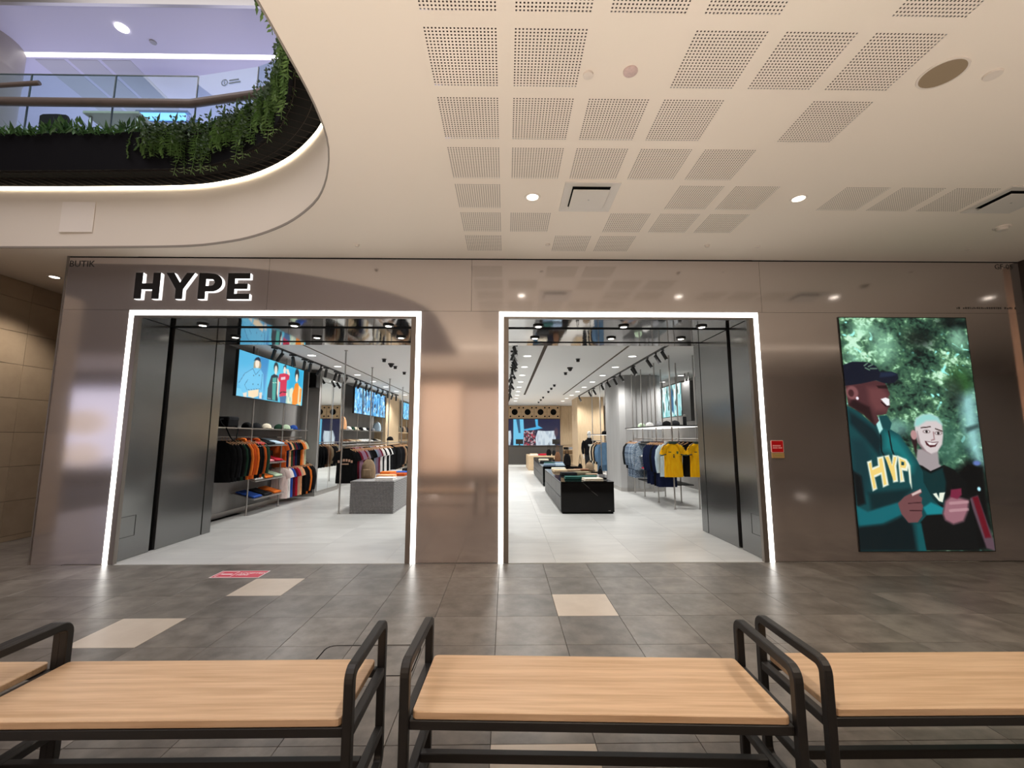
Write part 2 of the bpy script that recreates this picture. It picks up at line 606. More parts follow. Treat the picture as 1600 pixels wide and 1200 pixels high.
# planter round the void
pl = thing('planter', 'long black planter trough curving along the upper edge of the void', 'planter', (-4.5, 4.94, 4.68))
ribbon(PC, 0.0, 0.03, 4.68, 5.16).build('front_panel', mat('planter black', (0.0028, 0.0024, 0.0034), 0.8, spec=0.1), pl, smooth=True)
ribbon(PC, 0.03, 0.28, 4.92, 4.96).build('bottom_panel', M_BLACKM, pl, smooth=True)
ribbon(PC, 0.28, 0.31, 4.92, 5.16).build('rear_panel', M_BLACKM, pl, smooth=True)
ribbon(PC, 0.03, 0.28, 5.0, 5.12).build('soil', mat('dark soil', (0.02, 0.015, 0.01), 0.95), pl)

# ================================================================== facade
wf = struct('wall_front', (0, FY, 0))
heads = [(-5.65, -3.07), (-3.07, -0.445), (-0.445, 3.34), (3.34, 6.83)]
for a, b in heads:
    MB().box(a + 0.0015, b - 0.0015, FY, FY + 0.04, 3.122, 3.812).build('panel', M_FAC, wf)
for a, b in [(-5.65, -4.795), (-1.088, -0.088), (3.275, 6.83)]:
    MB().box(a + 0.0015, b - 0.0015, FY, FY + 0.04, 0.0, 3.119).build('panel', M_FAC, wf)
MB().box(-5.65, -4.8, FY + 0.04, 7.28, 0, CH).box(-1.08, -0.095, FY + 0.04, 7.28, 0, 3.2).box(3.28, 6.83, FY + 0.04, 7.28, 0, CH) \
    .box(-4.8, 3.28, FY + 0.04, 7.28, 3.13, CH + 0.1).box(-5.65, 6.83, FY + 0.01, 5.6, 3.81, 3.83).build('core', M_BLACKM, wf)
MB().box(-5.66, -5.645, FY - 0.01, 7.3, 0, CH).build('end_trim', M_FRAME, wf)

# wall going back at the far side of the corridor: beige tiles
wl = struct('wall_left', (-7.25, 6, 0))
MB().box(-7.45, -7.262, 3.6, 9.2, 0, CH).build('core', M_GROUT, wl)
cuts_z = [0.0, 0.08, 0.58, 1.08, 1.58, 2.08, 2.58, 3.06, 3.55, CH]
k = 0
for a, b in zip(cuts_z, cuts_z[1:]):
    y = 3.6
    while y < 9.1:
        MB().box(-7.262, -7.25, y + 0.003, y + 1.0 - 0.003, a + 0.003, b - 0.003).build('tile', M_WALLT, wl, bevel=0.001)
        y += 1.0
we = MB().box(-7.45, -5.65, 9.0, 9.2, 0, CH).build('wall_corridor', mat('corridor paint', (0.40, 0.33, 0.26), 0.6))
tag(we, kind='structure')

# the neighbouring shopfront's edge on the other side
wr = struct('wall_right', (6.83, FY, 0))
MB().box(6.83, 6.90, FY - 0.10, FY + 0.1, 0, CH).build('pilaster', mat('dark brown frame', (0.05, 0.035, 0.027), 0.4), wr)
MB().box(6.905, 7.4, FY - 0.25, FY + 0.1, 0, CH).build('panel', mat('copper trim panel', (0.55, 0.36, 0.25), 0.25, 0.85), wr)
MB().box(7.4, 20, FY - 0.2, FY + 0.1, 0, CH).build('panel', mat('brown wall', (0.16, 0.12, 0.095), 0.5), wr)
# across the mall, behind the camera
wo = struct('wall_opposite', (0, -4.5, 0))
MB().box(-18, 20, -4.7, -4.5, 0, 9.6).build('core', mat('far side paint', (0.36, 0.29, 0.24), 0.6), wo)
M_SHOPGLOW = mat('added shop glow', (0.8, 0.7, 0.6), 0.5, emit=(1, 0.60, 0.38), es=0.45)
M_SHOPGLOW2 = mat('added shop glow dim', (0.6, 0.5, 0.45), 0.5, emit=(1, 0.7, 0.5), es=0.55)
M_SHOPGLOW3 = mat('added shop glow cool', (0.6, 0.6, 0.7), 0.5, emit=(0.75, 0.74, 1), es=0.7)
for a, b, z0, z1, m in [(-3.0, -1.55, 0.3, 3.4, M_SHOPGLOW), (-1.45, 2.3, 0.3, 3.2, M_SHOPGLOW2), (-9.5, -3.6, 0.3, 3.2, M_SHOPGLOW2), (-16.5, -10.2, 0.8, 3.3, M_SHOPGLOW3)]:
    MB().box(a, b, -4.5, -4.46, z0, z1).build('added_glow_window', m, wo)  # glowing windows added to light the mall and feed the facade's reflections
M_ALC = mat('lit alcove', (0.7, 0.6, 0.5), 0.5, emit=(1, 0.82, 0.68), es=0.9)
for zc, ra, rb in ((2.02, 0.75, 0.45), (0.95, 0.68, 0.40)):
    MB().prism([(-14.55 + ra * math.cos(k * math.pi / 16), zc + rb * math.sin(k * math.pi / 16)) for k in range(32)], -4.44, -4.40).build('round_window', M_ALC, wo)
MB().box(-1.2, 12, -0.17, -0.13, CH - 0.008, CH).build('light_line', mat('ceiling light line', (1, 1, 1), 0.5, emit=(1, 0.85, 0.68), es=3.0), ceil)
for xw, nm in ((-18.2, 'wall_end'), (20, 'wall_end')):
    tag(MB().box(xw, xw + 0.2, -4.6, 9.2, 0, CH).build(nm, mat('end wall', (0.30, 0.26, 0.24), 0.6)), kind='structure')

# ================================================================== doorways (light frame, jambs, mirror soffit)
def doorway(x0, x1, jamb_side):
    """x0..x1 = outer edges of the light frame; jamb_side -1: deep jamb seen on the low-x side, +1: on the high-x side."""
    lw = 0.056
    which = 'wider doorway under the shop name' if jamb_side < 0 else 'narrower doorway beside the video wall'
    t = thing('light_frame', 'glowing white light strip framing the ' + which, 'light strip', ((x0 + x1) / 2, FY, 0), group='doorway light frames')
    MB().box(x0, x0 + lw, FY - 0.012, FY + 0.02, 0.0, 3.112 - lw).build('strip', M_LED, t)
    MB().box(x1 - lw, x1, FY - 0.012, FY + 0.02, 0.0, 3.112 - lw).build('strip', M_LED, t)
    MB().box(x0, x1, FY - 0.012, FY + 0.02, 3.112 - lw, 3.112).build('strip', M_LED, t)
    d = struct('door_1' if jamb_side < 0 else 'door_2', ((x0 + x1) / 2, FY, 0))
    a, b = x0 + lw, x1 - lw
    # inner metal frame
    MB().box(a, a + 0.065, FY - 0.008, FY + 0.05, 0, 3.05).box(b - 0.065, b, FY - 0.008, FY + 0.05, 0, 3.05).box(a + 0.065, b - 0.065, FY - 0.008, FY + 0.05, 3.028, 3.05).build('inner_frame', M_FRAME, d, bevel=0.002)
    for s in (-1, 1):
        e = a + 0.012 if s < 0 else b - 0.012
        o1 = (e - 0.05, e) if s < 0 else (e, e + 0.05)
        for y0, y1 in ((FY + 0.05, 6.085), (6.185, 7.075), (7.1, 7.3)):
            MB().box(*o1, y0, y1, 0.002, 3.05).build('jamb_panel', M_FACD, d, bevel=0.002)
        q = (e - 0.20, e - 0.045) if s < 0 else (e + 0.045, e + 0.20)
        MB().box(*q, FY + 0.05, 7.29, 0, 3.05).build('slot_recess', M_BLACKM, d)
    for y0, y1 in ((FY + 0.05, 6.06), (6.165, 7.0), (7.085, 7.30)):
        MB().box(a, b, y0, y1, 3.055, 3.075).build('soffit_panel', M_MIRC, d)
    for y0, y1 in ((6.06, 6.165), (7.0, 7.085)):
        MB().box(a, b, y0, y1, 3.052, 3.056).build('slot_strip', M_BLACKM, d)
    MB().box(a, b, FY + 0.05, 7.29, 3.076, 3.12).build('slot_recess', M_BLACKM, d)
    # flush service hatch low on the visible jamb
    e = a + 0.012 if jamb_side < 0 else b - 0.012
    z0, z1, y0, y1 = 0.27, 0.525, 5.60, 5.83
    h = MB()
    w_ = 0.0025
    s = 1 if jamb_side < 0 else -1
    xa, xb = (e - 0.002, e + 0.003) if s > 0 else (e - 0.003, e + 0.002)
    h.box(xa, xb, y0, y1, z0, z0 + w_ * 2).box(xa, xb, y0, y1, z1 - w_ * 2, z1).box(xa, xb, y0, y0 + w_ * 2, z0, z1).box(xa, xb, y1 - w_ * 2, y1, z0, z1)
    h.build('hatch_outline', M_BLACK, d)
    return d


doorway(-4.79, -1.09, -1)
doorway(-0.085, 3.272, 1)

# recessed lamps in the mirror soffits
def soffit_lamp():
    t = thing('doorway_downlight', 'x', 'downlight')
    MB().lathe([(0.05, 0.03), (0.075, 0.0), (0.075, -0.010), (0.055, -0.018), (0.045, -0.010)], n=16, caps=False).build('trim_ring', M_BLACK, t, smooth=True, local=True)
    MB().lathe([(0.001, -0.016), (0.043, -0.016), (0.043, -0.008), (0.001, -0.008)], n=14).build('lens', M_LENS, t, local=True)
    return t


proto = soffit_lamp()
first = True
for di, (xs, door) in enumerate([((-4.185, -2.93, -1.63), 'wider doorway'), ((0.455, 1.65, 2.75), 'narrower doorway')]):
    for row, yy in ((0, 5.965), (1, 6.70)):
        for i, xx in enumerate(xs):
            o = proto if first else copy_tree(proto)
            first = False
            o.location = (xx, yy, 3.05)
            tag(o, '%s lamp from the %s in the %s row of the %s soffit' % (('first', 'middle', 'last')[i], 'shop name side' if di == 0 else 'central pillar', ('outer', 'inner')[row], door), 'downlight', 'lamps in the doorway soffits')

# ================================================================== shop shell
def sbox(name, b, m):
    return tag(MB().box(*b).build(name, m), kind='structure')


sbox('wall_left', (-5.6, -5.4, 7.28, 25, 0, 3.5), M_SWALL)
sbox('wall_right', (5.6, 5.8, 7.28, 25, 0, 3.5), M_SWALL)
sbox('wall_back', (-5.4, 5.6, 24.8, 25, 0, 3.5), M_WOODL)
tag(MB().box(-5.4, -5.385, 7.3, 11.25, 0, 0.10).box(-5.4, -5.385, 13.2, 18.2, 0, 0.1).build('baseboard_left', M_STEEL), kind='structure')
bm = bmesh.new()
edges = loop_edges([(-5.4, 7.28), (5.6, 7.28), (5.6, 24.8), (-5.4, 24.8)], 3.3)
slots = [(-3.96, 18.4, 0.05), (0.79, 18.4, 0.075), (2.43, 18.4, 0.05)]
for x, y1, wd in slots:
    edges += loop_edges([(x - wd / 2, 7.6), (x + wd / 2, 7.6), (x + wd / 2, y1), (x - wd / 2, y1)], 3.3)
bmesh.ops.triangle_fill(bm, use_beauty=True, use_dissolve=False, edges=edges)
me = bpy.data.meshes.new('ceiling')
bm.to_mesh(me)
bm.free()
me.materials.append(M_SCEIL)
sc_ = link('ceiling', me)
tag(sc_, kind='structure')
mb = MB()
for x, y1, wd in slots:
    mb.box(x - wd / 2 - 0.01, x + wd / 2 + 0.01, 7.6, y1, 3.34, 3.36)
mb.build('slot_channel', M_HOLE, sc_)

# ================================================================== upper storey seen through the void
M_UP = mat('upper paint', (0.60, 0.59, 0.74), 0.8)
sbox('floor_upper', (-18, 6, 5.62, 14, 5.3, 5.4), mat('upper floor', (0.4, 0.38, 0.36), 0.5))
sbox('floor_upper', (-0.7, 6, -1.2, 5.6, 5.3, 5.4), mat('upper floor', (0.4, 0.38, 0.36), 0.5))
uc = tag(MB().box(-18, 4, 5.77, 6.60, 7.8, 7.9).box(-18, 4, 6.70, 14, 7.8, 7.9).box(-18, 4, 6.6, 6.7, 7.86, 7.9).build('ceiling_upper', M_UP), kind='structure')
for i in range(3):
    MB().box(-7.9 + i * 0.55, -7.42 + i * 0.55, 6.74, 8.2, 7.795, 7.8).build('ceiling_panel', mat('upper ceiling panel', (0.5, 0.5, 0.56), 0.8), uc)
tag(MB().box(-18, 4, 6.62, 6.68, 7.82, 7.84).build('cove_light', mat('led upper', (1, 1, 1), 0.5, emit=(1, 0.95, 0.84), es=3.0)), 'long white light line recessed in the upper storey ceiling', 'light strip')
tag(MB().box(-18, 4, 5.72, 5.77, 7.76, 7.9).build('trim_2', M_STEEL), kind='structure')
sbox('wall_upper', (-18, 4, 13.5, 13.7, 5.4, 7.9), M_UP)
tag(MB().lathe([(0.5, 5.4), (0.5, 7.28), (0.515, 7.3), (0.515, 7.33), (0.5, 7.35), (0.5, 7.8)], (-8.36, 6.35, 0), n=28).build('pillar_upper', mat('column plaster', (0.42, 0.38, 0.35), 0.5), smooth=True), kind='structure')
tag(MB().box(-7.42, -7.36, 5.62, 5.68, 5.4, 7.8).box(-7.50, -7.44, 5.7, 5.74, 5.4, 7.8).build('trim_3', M_STEEL), kind='structure')

gb = thing('glass_balustrade', 'clear glass balustrade with dark rail behind the planted void edge', 'balustrade', (-5, 5.6, 5.3))
px = [-8.9, -7.72, -6.575, -5.42, -4.29]
for a, b in zip(px, px[1:]):
    MB().box(a + 0.006, b - 0.006, 5.594, 5.606, 5.1, 6.5).build('glass_pane', M_GLASS, gb)
def slab2(p, q, th, z0, z1):
    p, q = Vector((*p, 0)), Vector((*q, 0))
    d = (q - p).normalized()
    nn = Vector((-d.y, d.x, 0)) * th / 2
    return MB().prism([(p - nn).to_2d(), (q - nn).to_2d(), (q + nn).to_2d(), (p + nn).to_2d()], z0, z1, 'z')
slab2((-4.28, 5.595), (-3.37, 5.43), 0.012, 5.1, 6.5).build('glass_pane', M_GLASS, gb)
slab2((-3.355, 5.425), (-2.75, 5.20), 0.012, 5.1, 6.5).build('glass_pane', M_GLASS, gb)
M_EDGE = mat('glass edge', (0.10, 0.13, 0.13), 0.3)
for x in px[1:]:
    MB().box(x - 0.005, x + 0.005, 5.59, 5.61, 5.1, 6.5).build('pane_edge', M_EDGE, gb)
MB().box(-3.368, -3.358, 5.42, 5.44, 5.1, 6.5).build('pane_edge', M_EDGE, gb)
MB().box(-8.9, -4.29, 5.59, 5.61, 6.497, 6.505).build('top_edge', M_EDGE, gb)
M_RAIL = mat('brown handrail', (0.13, 0.10, 0.085), 0.4)
rl = MB().tube([(-8.9, 5.53, 6.03), (-4.3, 5.53, 6.03), (-3.35, 5.36, 6.03), (-2.7, 5.12, 6.03)], 0.055, 10).build('handrail', M_RAIL, gb, smooth=True)
for x in px[1:]:
    for dx in (-0.13, 0.13):
        MB().cyl((x + dx, 5.53, 6.02), (x + dx, 5.60, 6.08), 0.012, 8).build('clamp', M_STEEL, rl)
sm = text_mesh('G', 0.09, 0.0005)
sm.materials.append(mat('glass sticker', (0.12, 0.16, 0.18), 0.6))
# small sticker on the last pane: ring mark and two lines
stk = MB()
ring_o = [(0.05 * math.cos(a), 0.05 * math.sin(a)) for a in [i * 2 * math.pi / 20 for i in range(20)]]
ring_i = [(0.037 * math.cos(a), 0.037 * math.sin(a)) for a in [i * 2 * math.pi / 20 for i in range(20)]]
stk.ring(ring_o, ring_i, -0.001, 0.0, 'y')
stk.box(-0.006, 0.006, -0.001, 0, -0.025, 0.025).box(0.07, 0.22, -0.001, 0, 0.01, 0.03).box(0.07, 0.25, -0.001, 0, -0.03, -0.01)
so = stk.build('sticker', mat('glass sticker', (0.12, 0.16, 0.18), 0.6), gb, local=True)
so.location = Vector((-3.86, 5.507, 6.33)) - world_loc(gb)
so.rotation_euler = (0, 0, -0.18)
hr = MB().tube([(-7.5, 5.42, 6.12), (-6.9, 5.46, 6.2), (-6.32, 5.48, 6.27)], 0.03, 10).build('handrail', M_RAIL, origin=(-6.9, 5.46, 6.2), smooth=True)
tag(hr, 'short dark handrail end sloping up beside the upper storey column', 'handrail')

ch = thing('chair', 'black upholstered chair back showing above the planter on the upper storey', 'chair', (-6.9, 6.25, 5.4))
MB().prism([(-7.14, 5.95), (-6.62, 5.95), (-6.66, 6.28), (-6.74, 6.42), (-6.90, 6.435), (-7.10, 6.43), (-7.15, 6.40)], 6.25, 6.30).build('backrest', mat('black fabric', (0.012, 0.014, 0.016), 0.9), ch, bevel=0.015)
MB().box(-7.12, -6.66, 6.24, 6.7, 5.84, 5.92).build('seat', mat('black fabric', (0.012, 0.014, 0.016), 0.9), ch, bevel=0.015)
for a in (-7.08, -6.70):
    for b in (6.28, 6.66):
        MB().cyl((a, b, 5.4), (a, b, 5.85), 0.015, 8).build('leg', M_BLACK, ch)
tb = thing('cafe_table', 'pale cafe table with thick edge behind the upper storey glass', 'table', (-5.7, 6.1, 5.4))
MB().box(-6.06, -5.27, 5.83, 6.2, 6.11, 6.15).build('tabletop', mat('pale tabletop', (0.75, 0.74, 0.66), 0.6, emit=(0.85, 0.9, 0.75), es=0.0), tb, bevel=0.004)
for a in (-6.0, -5.33):
    for b in (5.9, 6.14):
        MB().cyl((a, b, 5.4), (a, b, 6.12), 0.02, 8).build('leg', M_STEEL, tb)
kk = thing('kiosk_counter', 'kiosk with blue-lit glass top on the upper storey', 'counter', (-5.98, 7.3, 5.4))
MB().box(-6.45, -5.55, 7.1, 7.6, 5.4, 6.95).build('body', M_UP, kk)
MB().box(-6.40, -5.60, 7.08, 7.12, 7.0, 7.12).build('light_band', mat('blue led', (0.3, 0.6, 1), 0.5, emit=(0.25, 0.58, 1.0), es=1.5), kk)
MB().box(-6.45, -5.55, 7.07, 7.6, 7.12, 7.16).build('top', mat('kiosk top', (0.35, 0.45, 0.7), 0.4), kk)
tag(MB().lathe([(0.0, 0.0), (0.07, 0.0), (0.085, -0.004), (0.085, -0.012), (0.06, -0.016), (0.0, -0.014)], n=18).build('upper_downlight', M_LENS, origin=None), 'round white downlight in the upper storey ceiling', 'downlight').location = (-5.95, 6.14, 7.80)
dt = MB().lathe([(0.0, 0), (0.05, 0), (0.045, -0.02), (0.0, -0.025)], n=14).build('smoke_detector', mat('detector grey', (0.35, 0.35, 0.38), 0.5))
dt.location = (-5.66, 6.38, 7.80)
tag(dt, 'small grey detector near the light line of the upper ceiling', 'detector')
# ================================================================== plants of the planter
GREENS = [mat('fern green', (0.075, 0.15, 0.032), 0.6, noise=(0.12, 0.21, 0.055), nscale=9, rand=0.25), mat('leaf green', (0.035, 0.10, 0.03), 0.5, noise=(0.07, 0.16, 0.045), nscale=9, rand=0.25), mat('grey green', (0.075, 0.12, 0.075), 0.6, noise=(0.11, 0.16, 0.10), nscale=9, rand=0.2)]


def leaf(mb, p, d, L, W, up=Vector((0, 0, 1))):
    d = d.normalized()
    s = d.cross(up)
    if s.length < 1e-3:
        s = Vector((1, 0, 0))
    s.normalize()
    a, b = p + d * L * 0.45 + s * W / 2, p + d * L * 0.45 - s * W / 2
    n = s.cross(d) * 0.12 * W
    mb.add([p, a, p + d * L, b, p + d * L * 0.45 + n], [(0, 1, 4), (1, 2, 4), (2, 3, 4), (3, 0, 4)])


def fern_mesh(seed, trail, nfr=11):
    g = random.Random(seed)
    mb = MB()
    for k in range(nfr):
        az = g.uniform(-1.3, 1.3)
        o = Vector((math.sin(az), -math.cos(az), 0))
        L = trail * g.uniform(0.55, 1.05)
        pts = []
        for i in range(9):
            t = i / 8
            out = 0.16 * math.sin(min(1, t * 2.2) * math.pi / 2) * g.uniform(0.9, 1.1)
            z = 0.10 * math.sin(min(t * 3, 1) * math.pi) - L * max(0, t - 0.12)
            pts.append(Vector((g.uniform(-0.05, 0.05), 0, 0)) * 0.3 + o * out + Vector((math.sin(6 * t + k) * 0.012, 0, z + 0.02)))
        base = Vector((g.uniform(-0.14, 0.14), g.uniform(0, 0.08), 0))
        pts = [p + base for p in pts]
        mb.tube(pts, 0.003, 3)
        for i in range(1, len(pts)):
            for q in (0.0, 0.5):
                p = pts[i - 1].lerp(pts[i], q)
                d = (pts[i] - pts[i - 1]).normalized()
                sd = Vector((math.cos(az), math.sin(az), 0))
                for s in (-1, 1):
                    leaf(mb, p, sd * s + d * 0.55 + Vector((g.uniform(-.3, .3), g.uniform(-.3, .1), g.uniform(-.3, .3))), g.uniform(0.045, 0.075), 0.022)
    return mb


def bush_mesh(seed, h, nl=70, spread=0.16):
    g = random.Random(seed)
    mb = MB()
    for k in range(nl):
        p = Vector((g.uniform(-spread, spread), g.uniform(-0.12, 0.10), g.uniform(-0.04, h * 0.75)))
        d = Vector((g.uniform(-1, 1), g.uniform(-1, 0.6), g.uniform(0.1, 1.3)))
        leaf(mb, p, d, g.uniform(0.07, 0.15), g.uniform(0.025, 0.05), Vector((g.uniform(-.4, .4), g.uniform(-.4, .4), 1)))
    return mb


def round_bush(seed, drop):
    g = random.Random(seed)
    mb = MB()
    for k in range(170):
        t = g.random()
        p = Vector((g.gauss(0, 0.09), g.uniform(-0.16, 0.0), 0.12 - (drop + 0.12) * t + g.uniform(-.03, .03)))
        d = Vector((g.uniform(-1, 1), g.uniform(-1, 0.1), g.uniform(-1, 0.8)))
        leaf(mb, p, d, g.uniform(0.03, 0.05), g.uniform(0.025, 0.04))
    return mb


fern_me = [fern_mesh(i, L).mesh('trailing_fern', GREENS[0]) for i, L in enumerate((0.40, 0.52, 0.64))]
bush_me = [bush_mesh(10 + i, h).mesh('leafy_plant', GREENS[1]) for i, h in enumerate((0.10, 0.16, 0.22))]
rb_me = [round_bush(20 + i, d).mesh('round_leaf_plant', GREENS[2]) for i, d in enumerate((0.22, 0.36))]
PO = resample(offset(PC, 0.05), 400)
LEN = [0]
for a, b in zip(PO, PO[1:]):
    LEN.append(LEN[-1] + (b - a).length)


def at_x(i):
    p = PO[i]
    d = (PO[min(i + 1, 399)] - PO[max(i - 1, 0)]).normalized()
    return p, math.atan2(d.y, d.x)


plants = []
s_next = 0
kf = 0
for i in range(400):
    if LEN[i] < s_next:
        continue
    p, a = at_x(i)
    if p.x < -7.6 or p.y < 2.4:
        s_next = LEN[i] + 0.1
        continue
    if p.x < -4.45:
        plants.append(('leafy_plant', bush_me[rnd.randrange(2)], (p.x, p.y + 0.02, 5.13), a, 'low'))
        s_next = LEN[i] + 0.19
    else:
        if kf % 3 == 1:
            plants.append(('round_leaf_plant', rb_me[rnd.randrange(2)], (p.x, p.y, 5.14), a, 'bushy'))
        else:
            plants.append(('trailing_fern', fern_me[rnd.randrange(3)], (p.x, p.y, 5.14), a, 'fern'))
        kf += 1
        s_next = LEN[i] + 0.115
        if kf % 2 == 0:
            q = p + Vector((math.sin(-a), math.cos(a), 0)) * 0.08
            plants.append(('leafy_plant', bush_me[2], (q.x, q.y, 5.13), a, 'up'))
PT = dict(low=('%s low dark leafy plant along the straight black planter, counted towards the curve', 'plant', 'low leafy plants in the straight planter'),
          bushy=('%s bushy small-leaved plant spilling over the planter, counted round the curve', 'plant', 'bushy plants on the curved planter'),
          fern=('%s feathery green fern trailing over the planter, counted round the curve', 'fern', 'ferns trailing over the curved planter'),
          up=('%s upright leafy plant behind the trailing ferns, counted round the curve', 'plant', 'upright plants behind the ferns'))
cnt = {}
for nm, me_, loc, a, kd in plants:
    k = cnt.get(kd, 0)
    cnt[kd] = k + 1
    t = thing(nm, PT[kd][0] % ORD[k], PT[kd][1], loc, a + rnd.uniform(-0.15, 0.15), PT[kd][2])
    tag(link('foliage', me_, t), kind='stuff')

# ================================================================== mall ceiling fittings
def lathe_thing(name, prof, m, loc, label, cat, n=20, group=None, smooth=True):
    o = MB().lathe(prof, n=n).build(name, m, smooth=smooth)
    o.location = loc
    return tag(o, label, cat, group)


M_FIT = mat('white fitting', (0.68, 0.60, 0.52), 0.55)
def downlight():
    t = thing('ceiling_downlight', 'x', 'downlight')
    MB().lathe([(0.062, 0.0), (0.078, 0.0), (0.075, -0.008), (0.058, -0.006), (0.05, 0.03), (0.062, 0.03)], n=24, caps=False).build('trim_ring', M_FIT, t, smooth=True, local=True)
    MB().lathe([(0.001, -0.012), (0.035, -0.011), (0.055, -0.002), (0.055, 0.01), (0.001, 0.01)], n=20).build('lens', M_LENS, t, smooth=True, local=True)
    return t


dl = downlight()
for i, (x, y, lb) in enumerate([(0.258, 4.01, 'lit round ceiling downlight beside the square air diffuser'), (2.87, 4.0, 'lit round ceiling downlight standing alone on plain plaster between perforated panels'),
                                (-6.59, 6.25, 'lit round downlight over the tiled side corridor'), (5.48, 4.0, 'lit round downlight past the end of the dark slot diffuser'), (8.1, 4.0, 'lit round downlight by the neighbouring shop'),
                                (0.258, 0.9, 'lit downlight over the benches, first of its row'), (2.87, 0.9, 'lit downlight over the benches, second of its row'), (5.48, 0.9, 'lit downlight over the benches, third of its row')]):
    o = dl if i == 0 else copy_tree(dl)
    o.location = (x, y, CH)
    tag(o, lb, 'downlight', 'mall ceiling downlights')

def diffuser(name, x0, x1, y0, y1, lb):
    t = thing(name, lb, 'air vent', ((x0 + x1) / 2, (y0 + y1) / 2, CH))
    m_ = mat('diffuser metal', (0.62, 0.57, 0.51), 0.45)
    f = [(x0, y0), (x1, y0), (x1, y1), (x0, y1)]
    i1 = 0.078
    g = [(x0 + i1, y0 + i1), (x1 - i1, y0 + i1), (x1 - i1, y1 - i1), (x0 + i1, y1 - i1)]
    mb = MB()
    vs = [(a, b, CH - 0.012) for a, b in f] + [(a, b, CH - 0.002) for a, b in g] + [(a, b, CH) for a, b in f]
    mb.add(vs, [(k, (k + 1) % 4, 4 + (k + 1) % 4, 4 + k) for k in range(4)] + [(k, (k + 1) % 4, 8 + (k + 1) % 4, 8 + k) for k in range(4)])
    mb.build('outer_frame', m_, t)
    MB().box(x0 + 0.076, x1 - 0.076, y0 + 0.076, y1 - 0.076, CH - 0.001, CH + 0.04).build('throat', M_BLACKM, t)
    i2 = 0.086
    MB().box(x0 + i2, x1 - i2, y0 + i2, y1 - i2, CH - 0.032, CH - 0.024).build('centre_plate', m_, t, bevel=0.02)
    MB().cyl(((x0 + x1) / 2, (y0 + y1) / 2, CH - 0.035), ((x0 + x1) / 2, (y0 + y1) / 2, CH - 0.032), 0.008, 10).build('screw', M_STEEL, t)
    return t


diffuser('air_diffuser', 0.545, 1.06, 3.745, 4.26, 'square white air diffuser beside the downlight near the ceiling middle')
diffuser('air_diffuser', 4.72, 5.24, 3.755, 4.235, 'square air diffuser by the last row of perforated panels over the video wall')
lathe_thing('sounder', [(0.0, 0), (0.033, 0), (0.032, -0.012), (0.0, -0.016)], M_FIT, (0.529, 2.555, CH), 'blank white round cover plate beside the pinkish detector', 'cover plate')
lathe_thing('smoke_detector', [(0.0, 0), (0.045, 0), (0.045, -0.008), (0.02, -0.014), (0.0, -0.014)], mat('pinkish plastic', (0.60, 0.44, 0.40), 0.5, noise=(0.50, 0.38, 0.35), nscale=60), (0.795, 2.526, CH), 'flat pinkish round detector with a tiny light', 'detector')
sp = thing('ceiling_speaker', 'large round beige ceiling loudspeaker grille', 'speaker', (2.81, 2.516, CH))
MB().lathe([(0.118, 0), (0.13, 0), (0.128, -0.006), (0.116, -0.006), (0.116, 0)], n=32, caps=False).build('rim', M_FIT, sp, smooth=True, local=True)
MB().lathe([(0.0, -0.004), (0.117, -0.003), (0.117, 0.0), (0.0, 0.0)], n=32).build('grille', mat('beige mesh', (0.27, 0.20, 0.125), 0.8), sp, local=True)
lathe_thing('cover_plate', [(0.0, 0), (0.05, 0), (0.046, -0.012), (0.0, -0.014)], M_FIT, (3.141, 2.517, CH), 'small white ceiling cap beside the big round loudspeaker', 'cover plate')
for x, y, lb in [(-1.807, 5.097, 'white sprinkler head near the shop name end of the ceiling'), (2.452, 5.053, 'white sprinkler head over the narrower doorway'), (0.509, 5.064, 'tiny sprinkler cap close to the last perforated panels'),
                 (3.089, 5.08, 'tiny flat cap past the sprinkler over the narrower doorway'), (5.741, 5.115, 'tiny flat cap above the video wall corner')]:
    big = 'head' in lb
    t = lathe_thing('sprinkler', [(0.0, 0), (0.035 if big else 0.028, 0), (0.03, -0.008), (0.02, -0.012), (0.02, -0.03 if big else -0.013), (0.0, -0.03 if big else -0.014)], M_FIT, (x, y, CH), lb, 'sprinkler', 14)
cs = thing('smoke_detector', 'white ceiling detector with stepped cap near the slot diffuser', 'detector', (5.525, 4.551, CH))
MB().lathe([(0.0, 0), (0.075, 0), (0.07, -0.012), (0.0, -0.014)], n=20).build('base', M_FIT, cs, smooth=True, local=True)
MB().lathe([(0.0, -0.012), (0.05, -0.012), (0.045, -0.04), (0.0, -0.045)], n=20).build('cap', M_FIT, cs, smooth=True, local=True)

# ================================================================== shop name and small signs
sg = thing('shop_sign', 'black block letters HYPE with glowing white sides over the wider doorway', 'sign', (-3.95, FY, 3.4))
M_SIGNF = mat('black acrylic', (0.010, 0.009, 0.009), 0.35)
M_SIGNS = mat('glowing acrylic', (1, 1, 1), 0.5, emit=(1, 1, 0.99), es=2.6)
def arc(cx, cz, rx, rz, a0, a1, n=12):
    return [(cx + rx * math.cos(R(a0 + (a1 - a0) * k / n)), cz + rz * math.sin(R(a0 + (a1 - a0) * k / n))) for k in range(n + 1)]
Z0, Z1 = 3.256, 3.602
hh = Z1 - Z0
letters = {
    'H': (-4.742, [(0, 0), (.09, 0), (.09, .125), (.225, .125), (.225, 0), (.315, 0), (.315, hh), (.225, hh), (.225, .205), (.09, .205), (.09, hh), (0, hh)]),
    'Y': (-4.355, [(.135, 0), (.225, 0), (.225, .13), (.36, hh), (.262, hh), (.18, .215), (.098, hh), (0, hh), (.135, .13)]),
    'E': (-3.568, [(0, 0), (.285, 0), (.285, .073), (.09, .073), (.09, .135), (.255, .135), (.255, .207), (.09, .207), (.09, hh - .073), (.28, hh - .073), (.28, hh), (0, hh)]),
}
YF = FY - 0.032
